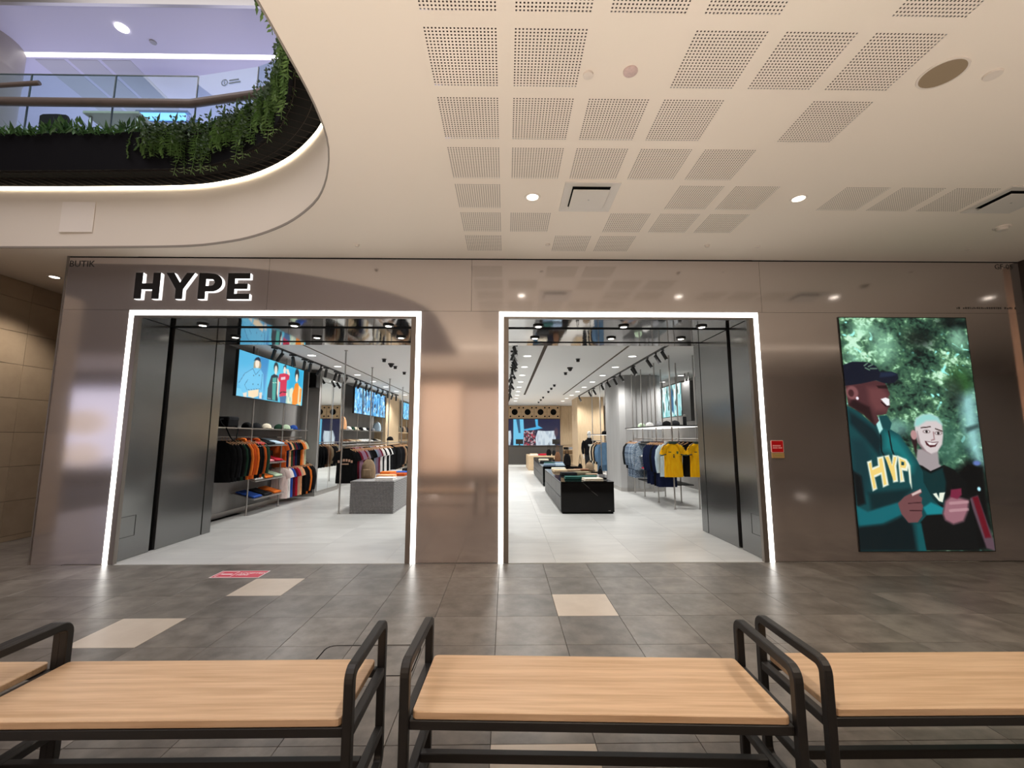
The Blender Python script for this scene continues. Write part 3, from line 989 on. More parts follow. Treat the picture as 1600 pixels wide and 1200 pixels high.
for ch_, (x, pts) in letters.items():
    P = [(x + a, Z0 + b) for a, b in pts]
    s = MB().prism(P, YF + 0.006, FY).build('letter', M_SIGNS, sg)
    MB().prism(P, YF - 0.002, YF + 0.006).build('face', M_SIGNF, s)
x = -3.936
outer = [(x, Z0), (x + .09, Z0), (x + .09, Z0 + .10)] + arc(x + .165, Z0 + .22, .135, .12, -90, 90) + [(x, Z1)]
inner = arc(x + .165, Z0 + .22, .05, .045, -90, 90, 8)
# P as outline with counter: split in two halves that share the seam through the bowl
Pl = [(x, Z0), (x + .09, Z0), (x + .09, Z1), (x, Z1)]
Pr = [(x + .09, Z0 + .10)] + arc(x + .165, Z0 + .22, .135, .12, -90, 90) + [(x + .09, Z1)] + [(x + .09, Z0 + .265)] + arc(x + .155, Z0 + .22, .048, .045, 90, -90, 8) + [(x + .09, Z0 + .175)]
s = MB().prism(Pl, YF + .006, FY).prism(Pr, YF + .006, FY).build('letter', M_SIGNS, sg)
MB().prism(Pl, YF - .002, YF + .006).prism(Pr, YF - .002, YF + .006).build('face', M_SIGNF, s)


def lettering(txt, size, m, loc, rot=(R(90), 0, 0), parent=None, name='lettering', bold=0.0, depth=0.0008):
    me_ = text_mesh(txt, size, depth, bold)
    me_.materials.clear()
    me_.materials.append(m)
    o = link(name, me_, parent, loc)
    o.rotation_euler = rot
    return o


M_INK = mat('dark lettering', (0.015, 0.013, 0.012), 0.5)
tag(lettering('BUTIK', 0.118, M_INK, (-5.635, FY - 0.001, 3.69)), 'dark word BUTIK on the top corner of the facade', 'lettering')
tag(lettering('GF-05', 0.10, M_INK, (6.50, FY - 0.001, 3.725)), 'dark unit number GF-05 on the facade corner above the video wall', 'lettering')
mb = MB()
g = random.Random(3)
x = 5.92
while x < 6.72:
    w_ = g.choice([0.012, 0.018, 0.022])
    if g.random() > 0.14:
        mb.box(x, x + w_, FY - 0.001, FY + 0.001, 3.178, 3.205 if g.random() > .3 else 3.198)
    x += w_ + 0.010
tag(mb.build('lettering', mat('faint print', (0.07, 0.06, 0.055), 0.6)), 'line of tiny dark print on the facade above the video wall', 'lettering')

rs = thing('red_sign', 'small red notice plate with gold strip beside the narrower doorway', 'sign', (3.41, FY, 1.37))
MB().prism(rounded(3.328, 3.486, 1.315, 1.468, 0.014), FY - 0.006, FY).build('plate', mat('sign border', (0.85, 0.55, 0.5), 0.4), rs)
MB().prism(rounded(3.335, 3.479, 1.322, 1.461, 0.010), FY - 0.008, FY - 0.006).build('red_face', mat('sign red', (0.55, 0.0, 0.005), 0.4), rs)
mb = MB()
for zz, segs in ((1.392, [(0, .018), (.021, .035), (.038, .05), (.052, .066), (.068, .082), (.084, .1)]), (1.366, [(0, .015), (.018, .03), (.033, .047), (.05, .06), (.07, .085), (.088, .1), (.103, .115)])):
    for a, b in segs:
        mb.box(3.347 + a, 3.347 + b, FY - 0.0092, FY - 0.008, zz, zz + 0.016)
mb.build('lettering', mat('sign pink print', (0.9, 0.45, 0.45), 0.5), rs)
MB().prism(rounded(3.332, 3.488, 1.248, 1.312, 0.006), FY - 0.006, FY).build('gold_strip', mat('sign gold', (0.62, 0.40, 0.16), 0.35, 0.4), rs)
MB().box(3.37, 3.455, FY - 0.0075, FY - 0.006, 1.275, 1.284).build('gold_lettering', mat('gold print', (0.45, 0.42, 0.10), 0.5), rs)

fs_ = thing('floor_sticker', 'pink-red rectangular sticker reading ACCEPTED HERE on the grey tiles', 'sticker', (-2.93, 5.11, 0.0))
def flat(pts, z0, z1, m, name, parent):
    return MB().prism(pts, z0, z1, 'z').build(name, m, parent)
M_PW = mat('sticker white', (0.85, 0.75, 0.75), 0.5)
M_PR = mat('sticker red', (0.62, 0.045, 0.085), 0.45)
flat([(-3.20, 4.985), (-2.665, 4.985), (-2.665, 5.235), (-3.20, 5.235)], 0.0006, 0.0012, M_PW, 'border', fs_)
flat([(-3.188, 4.997), (-2.677, 4.997), (-2.677, 5.223), (-3.188, 5.223)], 0.0012, 0.0018, M_PR, 'print', fs_)
MB().ring([(-3.165, 5.015), (-2.99, 5.015), (-2.99, 5.205), (-3.165, 5.205)], [(-3.157, 5.023), (-2.998, 5.023), (-2.998, 5.197), (-3.157, 5.197)], 0.0018, 0.0022, 'z').box(-3.14, -3.02, 5.09, 5.125, 0.0018, 0.0022).build('box_mark', M_PW, fs_)
lettering('ACCEPTED\nHERE', 0.058, M_PW, Vector((-2.965, 5.125, 0.0019)) - world_loc(fs_), (0, 0, 0), fs_, bold=0.001, depth=0.0003)

fh = thing('floor_hatch', 'flush floor hatch outlined by a thin dark round-cornered seam', 'hatch', (-0.93, 3.2, 0))
ro = rounded(-1.29, -0.60, 2.99, 3.413, 0.07)
ri = rounded(-1.282, -0.608, 2.998, 3.405, 0.063)
MB().ring(ro, ri, 0.0005, 0.0016, 'z').build('seam', M_BLACKM, fh)

# ================================================================== benches
def bench():
    t = thing('bench', 'x', 'bench')
    L = 1.44
    D0, D1 = -0.222, 0.222
    T = 0.036
    seat = MB().prism(rounded(-L / 2 + 0.006, L / 2 - 0.006, D0, D1, 0.02, 3), 0.433, 0.462, 'z').build('seat', M_WOOD, t, bevel=0.003, local=True)
    for s in (-1, 1):
        x0 = s * (L / 2 + 0.022)
        a, b = x0 - T / 2, x0 + T / 2
        MB().ring(rounded(D0 - 0.02, D1 + 0.02, 0.0, 0.645, 0.055, 5), rounded(D0 - 0.02 + T, D1 + 0.02 - T, T, 0.645 - T, 0.022, 5), a, b, 'x').build('end_loop', M_BLACK, t, local=True, bevel=0.004)
        MB().box(a + 0.001, b - 0.001, D0 + T - 0.02, D1 - T + 0.02, 0.395, 0.432).build('seat_bearer', M_BLACK, t, local=True, bevel=0.003)
        MB().box(a + 0.001, b - 0.001, D0 + T - 0.02, D1 - T + 0.02, 0.145, 0.181).build('cross_bar', M_BLACK, t, local=True, bevel=0.003)
    e = L / 2 + 0.022 - T / 2
    for y in (D0 - 0.001, D1 - T + 0.001):
        MB().box(-e, e, y, y + T, 0.396, 0.431).build('seat_rail', M_BLACK, t, local=True, bevel=0.003)
    MB().box(-e, e, -T / 2, T / 2, 0.145, 0.181).build('stretcher', M_BLACK, t, local=True, bevel=0.003)
    return t


bp = bench()
for i, (x, y, rz, lb) in enumerate([(0.366, 2.012, -2.2, 'wooden-topped black bench in the middle of the row, facing the pillar'),
                                    (-1.325, 2.0, 0.0, 'wooden-topped black bench standing in front of the shop name side'),
                                    (1.99, 2.03, -0.2, 'wooden-topped black bench standing in front of the narrower doorway and video wall'),
                                    (-2.84, 2.0, 0.0, 'wooden-topped black bench mostly cut off, seen through the end loop of its neighbour')]):
    o = bp if i == 0 else copy_tree(bp)
    o.location = (x, y, 0)
    o.rotation_euler = (0, 0, R(rz))
    tag(o, lb, 'bench', 'row of benches facing the shop')
# ================================================================== pictures on the video walls (painted cell by cell)
def s2l(a):
    a = np.asarray(a, dtype=np.float64) / 255.0
    return np.where(a <= 0.04045, a / 12.92, ((a + 0.055) / 1.055) ** 2.4)


class Pic:
    """A small raster in the picture's own coordinates (W wide, H high, y down)."""

    def __init__(s, W, H, nx, ny, base, seed=1):
        s.W, s.H, s.nx, s.ny = W, H, nx, ny
        s.X, s.Y = np.meshgrid((np.arange(nx) + 0.5) * W / nx, (np.arange(ny) + 0.5) * H / ny)
        s.a = np.zeros((ny, nx, 3)) + np.array(base, dtype=float)
        s.r = np.random.RandomState(seed)

    def noise(s, sx, sy, rot=0.0, warp=0.0):
        X, Y = s.X, s.Y
        if warp:
            X = X + (s.noise(sx * 1.7, sy * 1.7) - .5) * warp
            Y = Y + (s.noise(sx * 1.7, sy * 1.7) - .5) * warp
        c, q = math.cos(R(rot)), math.sin(R(rot))
        fx, fy = (X * c + Y * q) / sx, (-X * q + Y * c) / sy
        fx, fy = fx - fx.min() + .5, fy - fy.min() + .5
        g = s.r.rand(int(fy.max()) + 3, int(fx.max()) + 3)
        ix, iy = fx.astype(int), fy.astype(int)
        tx, ty = fx - ix, fy - iy
        tx, ty = tx * tx * (3 - 2 * tx), ty * ty * (3 - 2 * ty)
        return (g[iy, ix] * (1 - tx) + g[iy, ix + 1] * tx) * (1 - ty) + (g[iy + 1, ix] * (1 - tx) + g[iy + 1, ix + 1] * tx) * ty

    def put(s, m, col):
        c = np.array(col, dtype=float)
        s.a = s.a * (1 - m[..., None]) + c * m[..., None]

    def polym(s, pts, soft=0.0):
        x, y = s.X, s.Y
        ins = np.zeros(x.shape, bool)
        dmin = np.full(x.shape, 1e9)
        n = len(pts)
        for i in range(n):
            x0, y0 = pts[i]
            x1, y1 = pts[(i + 1) % n]
            if y0 != y1:
                c = ((y0 > y) != (y1 > y)) & (x < (x1 - x0) * (y - y0) / (y1 - y0) + x0)
                ins ^= c
            if soft:
                dx, dy = x1 - x0, y1 - y0
                t = np.clip(((x - x0) * dx + (y - y0) * dy) / (dx * dx + dy * dy + 1e-12), 0, 1)
                dmin = np.minimum(dmin, np.hypot(x - x0 - t * dx, y - y0 - t * dy))
        if not soft:
            return ins.astype(float)
        return np.clip(0.5 + np.where(ins, dmin, -dmin) / soft, 0, 1)

    def poly(s, pts, col, soft=0.0, k=1.0):
        s.put(s.polym(pts, soft) * k, col)

    def ellm(s, cx, cy, rx, ry, rot=0.0, soft=0.15):
        c, q = math.cos(R(rot)), math.sin(R(rot))
        dx, dy = s.X - cx, s.Y - cy
        d = np.hypot((dx * c + dy * q) / rx, (-dx * q + dy * c) / ry)
        return np.clip((1 - d) / soft + 0.5, 0, 1)

    def ell(s, cx, cy, rx, ry, col, rot=0.0, soft=0.15, k=1.0):
        s.put(s.ellm(cx, cy, rx, ry, rot, soft) * k, col)

    def line(s, pts, wd, col, k=1.0):
        for (x0, y0), (x1, y1) in zip(pts, pts[1:]):
            dx, dy = x1 - x0, y1 - y0
            t = np.clip(((s.X - x0) * dx + (s.Y - y0) * dy) / (dx * dx + dy * dy + 1e-12), 0, 1)
            d = np.hypot(s.X - x0 - t * dx, s.Y - y0 - t * dy)
            s.put(np.clip((wd - d) / (wd * 0.6) + 0.3, 0, 1) * k, col)


M_SCREEN = bpy.data.materials.new('screen picture')
M_SCREEN.use_nodes = True
_nt = M_SCREEN.node_tree
_b = _nt.nodes['Principled BSDF']
_b.inputs['Base Color'].default_value = (0.01, 0.01, 0.01, 1)
_b.inputs['Roughness'].default_value = 0.5
_at = _nt.nodes.new('ShaderNodeAttribute')
_at.attribute_name = 'Col'
_nt.links.new(_at.outputs['Color'], _b.inputs['Emission Color'])
_b.inputs['Emission Strength'].default_value = 1.0


def screen(pic, P00, U, V, parent, gain=1.0):
    """Grid mesh; P00 = upper corner where the picture starts, U/V = edge vectors (along x / downwards)."""
    nx, ny = pic.nx, pic.ny
    P00, U, V = np.array(P00, float), np.array(U, float), np.array(V, float)
    P00 = P00 - np.array(world_loc(parent))
    u = np.arange(nx + 1) / nx
    v = np.arange(ny + 1) / ny
    co = P00[None, None] + u[None, :, None] * U + v[:, None, None] * V
    me = bpy.data.meshes.new('display')
    idx = np.arange((nx + 1) * (ny + 1)).reshape(ny + 1, nx + 1)
    q = np.stack([idx[:-1, :-1], idx[1:, :-1], idx[1:, 1:], idx[:-1, 1:]], -1).reshape(-1, 4)
    me.vertices.add(co.size // 3)
    me.vertices.foreach_set('co', co.reshape(-1))
    me.loops.add(q.size)
    me.loops.foreach_set('vertex_index', q.reshape(-1))
    me.polygons.add(len(q))
    me.polygons.foreach_set('loop_start', np.arange(len(q)) * 4)
    me.polygons.foreach_set('loop_total', np.full(len(q), 4))
    me.update(calc_edges=True)
    col = s2l(np.clip(pic.a, 0, 255)) * gain
    col = np.concatenate([col, np.ones(col.shape[:2] + (1,))], -1).reshape(-1, 4)
    at = me.color_attributes.new('Col', 'FLOAT_COLOR', 'CORNER')
    at.data.foreach_set('color', np.repeat(col, 4, axis=0).reshape(-1))
    me.materials.append(M_SCREEN)
    return link('display', me, parent)


# ---- tall video wall beside the narrower doorway: two people against foliage
def pic_people():
    W, H = 640.0, 1152.0
    p = Pic(W, H, 190, 340, (64, 104, 84), 5)
    n1 = p.noise(80, 64, 28, 60)
    n2 = p.noise(34, 26, -35, 40)
    n3 = p.noise(15, 11, 40, 18)
    n4 = p.noise(160, 130, 15, 90)
    n5 = p.noise(9, 7, -20, 10)
    f = 0.30 * n1 + 0.26 * n2 + 0.24 * n3 + 0.22 * n4 + 0.16 * n5
    p.a[:] = (50, 84, 66)
    p.put(np.clip((f - 0.56) * 5, 0, 1) * 0.85, (92, 136, 96))
    p.put(np.clip((f - 0.67) * 7, 0, 1) * 0.95, (150, 200, 160))
    p.put(np.clip((f - 0.76) * 9, 0, 1) * 0.95, (196, 232, 206))
    p.put(np.clip((0.56 - f) * 7, 0, 1) * 0.9, (28, 52, 42))
    p.put(np.clip((0.47 - f) * 8, 0, 1) * 0.9, (10, 22, 22))
    p.put(np.clip((p.noise(24, 18, 30, 20) - 0.80) * 9, 0, 1) * np.clip((n4 - 0.45) * 4, 0, 1), (150, 235, 225))
    for cx, cy, rx, ry, k in [(395, 110, 80, 55, .9), (560, 25, 90, 30, .85), (120, 60, 60, 40, -.6), (210, 150, 60, 80, -.6), (60, 190, 40, 60, -.5), (590, 110, 40, 50, -.7)]:
        p.ell(cx, cy, rx, ry, (9, 16, 16) if k > 0 else (165, 222, 190), soft=1.2, k=abs(k) * 0.9)
    p.ell(575, 330, 60, 70, (46, 88, 40), soft=1.0, k=0.7)
    p.poly([(560, 400), (640, 380), (640, 760), (610, 740), (560, 640)], (150, 205, 205), soft=60, k=0.85)
    p.poly([(570, 560), (640, 540), (640, 560), (575, 585)], (40, 60, 60), soft=14, k=.8)
    p.ell(470, 640, 90, 110, (50, 92, 78), soft=1.0, k=.75)
    p.ell(230, 560, 60, 40, (150, 210, 200), soft=1.0, k=.5)
    p.ell(540, 380, 40, 70, (28, 40, 36), soft=1, k=.7)
    p.poly([(500, 770), (560, 720), (640, 750), (640, 1152), (500, 1152)], (6, 8, 10), soft=40)
    p.poly([(545, 905), (590, 890), (640, 1110), (640, 1152), (600, 1140)], (84, 64, 74), soft=10)
    p.poly([(562, 900), (590, 895), (628, 1090), (600, 1092)], (92, 14, 28), soft=8)
    p.ell(605, 735, 18, 12, (90, 110, 170), soft=.8)
    p.ell(600, 860, 8, 10, (170, 225, 235), soft=.8)
    sk = 88.0
    def Q(pts):   # outlines noted on the sloping photo of the screen -> upright picture coordinates
        out = []
        for x, y in pts:
            v = (y - 22) / 1152.0
            out.append(((x - (38 + 107 * v)) / (627 + 31 * v) * W, v * H))
        return out
    # woman
    p.poly(Q([(425, 690), (525, 680), (532, 760), (570, 800), (480, 830), (420, 750)]), (150, 140, 142), soft=10)
    p.poly(Q([(400, 600), (395, 640), (420, 720), (425, 650)]), (40, 22, 26), soft=8)
    p.poly(Q([(412, 560), (420, 535), (450, 520), (490, 516), (525, 530), (548, 565), (553, 620), (548, 665), (525, 700), (490, 712), (455, 690), (428, 655), (415, 600)]), (196, 186, 186), soft=8)
    p.poly(Q([(410, 575), (418, 538), (450, 518), (490, 514), (530, 532), (550, 570), (520, 548), (470, 548), (430, 575)]), (140, 196, 190), soft=14)
    p.ell(*Q([(408, 618)])[0], 15, 24, (170, 130, 130), soft=.3)
    p.poly(Q([(425, 600), (440, 660), (470, 700), (490, 712), (450, 690), (428, 655)]), (120, 98, 102), soft=10)
    for a in ((471, 602), (529, 610)):
        p.ell(*Q([a])[0], 18, 9, (120, 100, 100), soft=.5)
        p.ell(*Q([a])[0], 13, 6, (214, 210, 210), soft=.4)
        p.ell(*Q([a])[0], 6, 7, (34, 26, 28), soft=.4)
    for a, b in (((445, 583), (490, 578)), ((515, 588), (548, 600))):
        p.line(Q([a, b]), 3.5, (70, 54, 52))
    p.line(Q([(505, 605), (510, 640), (495, 645)]), 3.5, (150, 120, 122))
    p.poly(Q([(462, 648), (500, 655), (530, 652), (515, 676), (490, 680), (470, 668)]), (70, 26, 32), soft=4)
    p.poly(Q([(470, 652), (500, 658), (526, 656), (510, 668), (485, 668)]), (225, 220, 220), soft=3)
    p.poly(Q([(420, 760), (450, 770), (490, 796), (530, 780), (555, 765), (610, 790), (660, 840), (690, 960), (725, 1172), (440, 1172), (430, 900)]), (9, 12, 14), soft=6)
    p.poly(Q([(432, 775), (490, 806), (548, 778), (566, 850), (556, 960), (470, 930)]), (8, 42, 44), soft=12)
    p.line(Q([(430, 768), (490, 800), (545, 775)]), 4, (6, 12, 14))
    p.poly(Q([(500, 905), (518, 900), (530, 925), (532, 900), (560, 898), (556, 910), (548, 945), (530, 940)]), (215, 222, 205), soft=4)
    # man: jumper
    p.poly(Q([(70, 470), (130, 498), (200, 560), (240, 525), (275, 520), (300, 560), (292, 590), (340, 620), (380, 680), (425, 745), (452, 800), (455, 850), (500, 930), (550, 975), (545, 1002), (470, 1006), (438, 1040), (466, 1174), (120, 1174), (95, 900), (80, 640)]), (12, 62, 66), soft=5)
    p.poly(Q([(90, 500), (150, 540), (215, 590), (250, 640), (240, 720), (170, 640), (95, 560)]), (6, 30, 36), soft=24)
    p.poly(Q([(262, 600), (330, 630), (372, 690), (410, 760), (400, 800), (330, 720), (260, 690)]), (20, 108, 110), soft=40)
    p.poly(Q([(100, 640), (160, 640), (200, 720), (180, 900), (120, 900)]), (10, 48, 54), soft=40)
    p.poly(Q([(105, 790), (150, 820), (170, 950), (130, 965)]), (5, 12, 16), soft=16)
    p.poly(Q([(185, 900), (400, 880), (340, 945), (200, 985)]), (6, 34, 38), soft=24)
    p.poly(Q([(125, 960), (180, 990), (340, 943), (352, 1000), (250, 1045), (140, 1062)]), (13, 92, 100), soft=12)
    p.poly(Q([(128, 1060), (260, 1050), (350, 1010), (400, 1050), (420, 1174), (120, 1174)]), (5, 20, 24), soft=20)
    p.poly(Q([(420, 1050), (442, 1044), (466, 1174), (432, 1174)]), (10, 76, 80), soft=10)
    p.poly(Q([(452, 970), (490, 945), (552, 972), (545, 1000), (470, 1004)]), (20, 120, 128), soft=10)
    p.line(Q([(246, 620), (250, 700), (262, 720)]), 4, (4, 20, 24))
    p.line(Q([(285, 600), (300, 690), (310, 715)]), 4, (4, 20, 24))
    p.poly(Q([(222, 560), (236, 528), (256, 590), (240, 612)]), (165, 215, 210), soft=6)
    # man: head
    p.poly(Q([(70, 365), (150, 355), (220, 345), (266, 358), (280, 388), (292, 415), (282, 430), (292, 455), (286, 478), (272, 515), (228, 522), (238, 548), (218, 572), (160, 515), (86, 470)]), (72, 40, 44), soft=5)
    p.poly(Q([(180, 380), (250, 380), (280, 420), (270, 500), (220, 500), (190, 450)]), (98, 56, 58), soft=30)
    p.poly(Q([(88, 470), (160, 515), (218, 572), (190, 480), (110, 440)]), (34, 16, 20), soft=16)
    p.ell(*Q([(105, 408)])[0], 30, 34, (118, 74, 76), soft=.3)
    p.ell(*Q([(100, 410)])[0], 14, 18, (60, 30, 34), soft=.4)
    p.ell(*Q([(131, 436)])[0], 7, 8, (225, 215, 225), soft=.4)
    p.poly(Q([(225, 372), (275, 370), (282, 388), (235, 386)]), (34, 16, 20), soft=6)
    p.poly(Q([(246, 440), (270, 432), (288, 440), (290, 470), (278, 474), (262, 458)]), (226, 224, 226), soft=4)
    p.line(Q([(250, 456), (272, 476), (290, 478)]), 4, (40, 14, 20))
    p.poly(Q([(58, 268), (105, 250), (180, 252), (222, 272), (242, 302), (300, 300), (330, 312), (333, 338), (312, 358), (265, 360), (222, 345), (150, 362), (60, 374)]), (12, 18, 34), soft=5)
    p.poly(Q([(245, 305), (300, 303), (328, 316), (300, 325), (240, 330)]), (24, 36, 58), soft=10)
    for a in [((165, 270), (180, 258)), ((185, 275), (205, 265)), ((195, 285), (225, 285)), ((170, 282), (190, 292))]:
        p.line(Q(a), 4, (84, 110, 96))
    # lettering on the jumper
    Yl = (226, 196, 112)
    Wt = (222, 226, 206)
    for pts in ([(178, 750), (200, 742), (204, 778), (232, 768), (228, 728), (258, 722), (284, 862), (256, 874), (246, 812), (216, 826), (228, 880), (206, 892)],
                [(262, 722), (286, 716), (300, 760), (304, 716), (330, 722), (322, 770), (330, 846), (306, 850), (302, 784)],
                [(328, 720), (372, 738), (384, 760), (376, 796), (352, 792), (362, 846), (340, 850)],
                [(376, 745), (390, 768), (398, 882), (386, 850)]):
        p.poly(Q(pts), Wt, soft=7)
    for pts in ([(186, 758), (198, 752), (204, 790), (240, 774), (236, 736), (252, 732), (274, 858), (260, 864), (250, 800), (212, 816), (222, 876), (210, 882)],
                [(268, 728), (282, 724), (302, 770), (310, 726), (322, 728), (312, 772), (320, 838), (308, 842)],
                [(336, 732), (366, 746), (372, 764), (366, 782), (344, 778), (352, 838), (346, 842)]):
        p.poly(Q(pts), Yl, soft=4)
    p.poly(Q([(346, 748), (360, 752), (360, 768), (346, 766)]), (12, 62, 66), soft=3)
    # hands
    p.poly(Q([(328, 950), (360, 918), (400, 898), (440, 880), (447, 898), (432, 912), (448, 925), (444, 948), (452, 962), (446, 990), (448, 1010), (425, 1040), (380, 1042), (345, 1000)]), (104, 66, 68), soft=5)
    p.poly(Q([(395, 905), (440, 882), (444, 896), (400, 915)]), (196, 170, 166), soft=4)
    p.line(Q([(380, 950), (440, 946)]), 3, (62, 34, 38))
    p.line(Q([(388, 984), (444, 985)]), 3, (62, 34, 38))
    p.poly(Q([(548, 1000), (560, 940), (590, 915), (640, 925), (676, 935), (672, 985), (650, 1035), (600, 1050), (560, 1030)]), (140, 96, 106), soft=16)
    p.poly(Q([(588, 885), (640, 878), (642, 910), (620, 930), (585, 920)]), (110, 34, 58), soft=8)
    for yy in (950, 985):
        p.line(Q([(585, yy), (670, yy - 6)]), 8, (196, 158, 162), .5)
    return p


vt = thing('video_wall', 'tall bright video wall showing two people in dark green jumpers before foliage', 'screen', (5.17, FY, 1.59))
MB().box(4.322, 6.012, FY - 0.012, FY, 0.115, 3.06).build('frame', M_BLACK, vt)
screen(pic_people(), (4.332, FY - 0.0135, 3.05), (1.67, 0, 0), (0, 0, -2.925), vt, 1.2)


# ---- hanging screen over the first wall rack: four people on blue
def pic_four():
    W, H = 760.0, 520.0          # taken from the sloping view: columns keep their own top and bottom
    p = Pic(W, H, 180, 60, (92, 184, 222), 3)
    def Q(pts):
        out = []
        for x, y in pts:
            t = (x - 150) / 725.0
            top, bot = 452 + (690 - 452) * t, 975 + (1082 - 975) * t
            u = t
            out.append((u * W, (y - top) / (bot - top) * H))
        return out
    p.poly([(0, 0), (200, 0), (230, 520), (0, 520)], (84, 178, 220))
    p.poly([(200, 0), (300, 0), (260, 520), (215, 520)], (62, 140, 196), soft=20)
    p.poly([(300, 0), (760, 0), (760, 520), (290, 520)], (86, 196, 226), soft=8)
    p.poly([(530, 0), (760, 0), (760, 300), (540, 330)], (40, 170, 214), soft=60)
    p.poly([(0, 430), (100, 430), (110, 520), (0, 520)], (110, 196, 228))
    p.poly([(520, 330), (640, 310), (640, 520), (520, 520)], (170, 205, 190), soft=30)
    p.put(np.clip((p.noise(22, 60) - .55) * 5, 0, 1) * p.polym([(500, 300), (650, 280), (660, 520), (500, 520)], 20), (222, 226, 200))
    # woman in the blue jacket
    J = (96, 186, 226)
    p.poly(Q([(285, 590), (300, 560), (345, 560), (358, 620), (350, 680), (285, 680)]), (168, 150, 118), soft=10)
    p.ell(*Q([(318, 600)])[0], 21, 62, (238, 224, 206), soft=.25)
    p.poly(Q([(282, 570), (300, 535), (325, 522), (345, 545), (348, 580), (320, 560)]), (26, 44, 66), soft=5)
    p.poly(Q([(255, 670), (300, 650), (350, 655), (385, 720), (395, 860), (400, 960), (365, 960), (355, 890), (240, 910), (235, 960), (205, 950), (165, 830), (210, 720)]), J, soft=5)
    p.line(Q([(165, 830), (210, 720), (280, 660)]), 3, (40, 110, 160))
    p.line(Q([(240, 790), (215, 850), (240, 905), (355, 888)]), 3, (40, 110, 160))
    p.line(Q([(280, 660), (310, 730), (350, 668)]), 3, (46, 118, 168))
    p.line(Q([(375, 720), (370, 900)]), 3, (46, 118, 168))
    for a in ((292, 740), (345, 735), (290, 838), (340, 838)):
        p.ell(*Q([a])[0], 5, 9, (44, 100, 140), soft=.4)
    p.poly(Q([(250, 915), (350, 895), (350, 970), (300, 995), (255, 980)]), (236, 214, 178), soft=5)
    p.poly(Q([(205, 945), (240, 930), (240, 985), (215, 985)]), (226, 214, 200), soft=5)
    p.poly(Q([(355, 930), (385, 930), (385, 1000), (360, 1000)]), (226, 214, 200), soft=5)
    # dark cardigan
    p.ell(*Q([(517, 640)])[0], 27, 70, (40, 52, 56), soft=.25)
    p.ell(*Q([(517, 670)])[0], 17, 60, (226, 218, 204), soft=.25)
    p.poly(Q([(470, 735), (500, 715), (545, 735), (560, 860), (560, 1030), (440, 1010), (440, 880)]), (20, 36, 52), soft=5)
    p.poly(Q([(485, 760), (530, 755), (532, 1020), (495, 1010)]), (66, 160, 150), soft=5)
    p.line(Q([(490, 815), (532, 815)]), 4, (190, 222, 206))
    p.line(Q([(447, 995), (478, 1000)]), 5, (200, 210, 216))
    # red tee
    p.poly(Q([(600, 660), (605, 620), (635, 608), (640, 650)]), (30, 46, 60), soft=5)
    p.ell(*Q([(620, 675)])[0], 16, 52, (236, 222, 208), soft=.25)
    p.poly(Q([(636, 660), (665, 660), (690, 720), (680, 750), (660, 730)]), (228, 214, 198), soft=4)
    p.poly(Q([(560, 715), (600, 708), (640, 710), (685, 735), (680, 780), (655, 790), (655, 965), (575, 975), (575, 810), (545, 800)]), (206, 40, 78), soft=4)
    p.poly(Q([(582, 752), (632, 748), (636, 778), (582, 784)]), (226, 196, 206), soft=3)
    p.line(Q([(578, 940), (600, 920), (655, 925)]), 7, (34, 24, 34))
    p.poly(Q([(540, 750), (562, 800), (560, 1000), (545, 940)]), (232, 218, 200), soft=4)
    p.poly(Q([(580, 975), (660, 965), (655, 1050), (590, 1045)]), (54, 104, 150), soft=4)
    # orange jacket
    p.ell(*Q([(783, 730)])[0], 30, 88, (34, 38, 44), soft=.3)
    p.ell(*Q([(782, 768)])[0], 17, 60, (238, 224, 206), soft=.25)
    p.poly(Q([(765, 830), (800, 820), (815, 850), (810, 1060), (775, 1070), (740, 1060), (735, 950)]), (238, 136, 20), soft=4)
    p.poly(Q([(815, 850), (850, 880), (862, 960), (855, 1080), (812, 1060)]), (236, 206, 150), soft=4)
    p.poly(Q([(835, 890), (862, 890), (856, 1040), (835, 1040)]), (240, 146, 40), soft=4)
    return p


hs = thing('hanging_screen', 'bright hanging screen with four models on blue above the cap shelf', 'screen', (-4.97, 9.4, 2.7))
MB().box(-5.01, -4.953, 8.07, 10.70, 2.265, 3.135).build('frame', M_BLACK, hs)
for yy in (8.6, 10.15):
    MB().box(-5.0, -4.98, yy - 0.01, yy + 0.01, 3.13, 3.3).build('hanger_rod', M_BLACK, hs)
screen(pic_four(), (-4.9515, 8.08, 3.13), (0, 2.61, 0), (0, 0, -0.86), hs, 1.1)


def pic_abstract(W, H, nx, ny, seed, base, cols, sx=8, sy=40, bands=None):
    p = Pic(W, H, nx, ny, base, seed)
    for c, th in cols:
        m = np.clip((0.6 * p.noise(sx, sy) + 0.4 * p.noise(sx * .5, sy * .4) - th) * 9, 0, 1)
        p.put(m, c)
    for b in bands or []:
        p.poly(b[0], b[1], soft=b[2])
    return p


blues = [((60, 150, 214), .45), ((214, 236, 246), .60), ((24, 52, 96), .60), ((150, 214, 240), .62)]
hs2 = thing('hanging_screen', 'hanging screen with broken blue and white pattern above the second wall bay', 'screen', (-4.97, 16.2, 2.75))
MB().box(-5.01, -4.953, 14.38, 18.05, 2.30, 3.20).build('frame', M_BLACK, hs2)
screen(pic_abstract(300, 100, 96, 36, 4, (90, 180, 230), blues, 7, 22, [([(60, 0), (72, 0), (74, 100), (64, 100)], (20, 40, 60), 4), ([(160, 0), (168, 0), (166, 100), (158, 100)], (30, 60, 110), 4), ([(236, 0), (242, 0), (246, 100), (238, 100)], (24, 44, 84), 4)]),
       (-4.9515, 14.39, 3.19), (0, 3.65, 0), (0, 0, -0.88), hs2, 1.2)
hs3 = thing('hanging_screen', 'hanging blue screen over the oak bay deepest in the shop', 'screen', (-4.97, 22.5, 2.8))
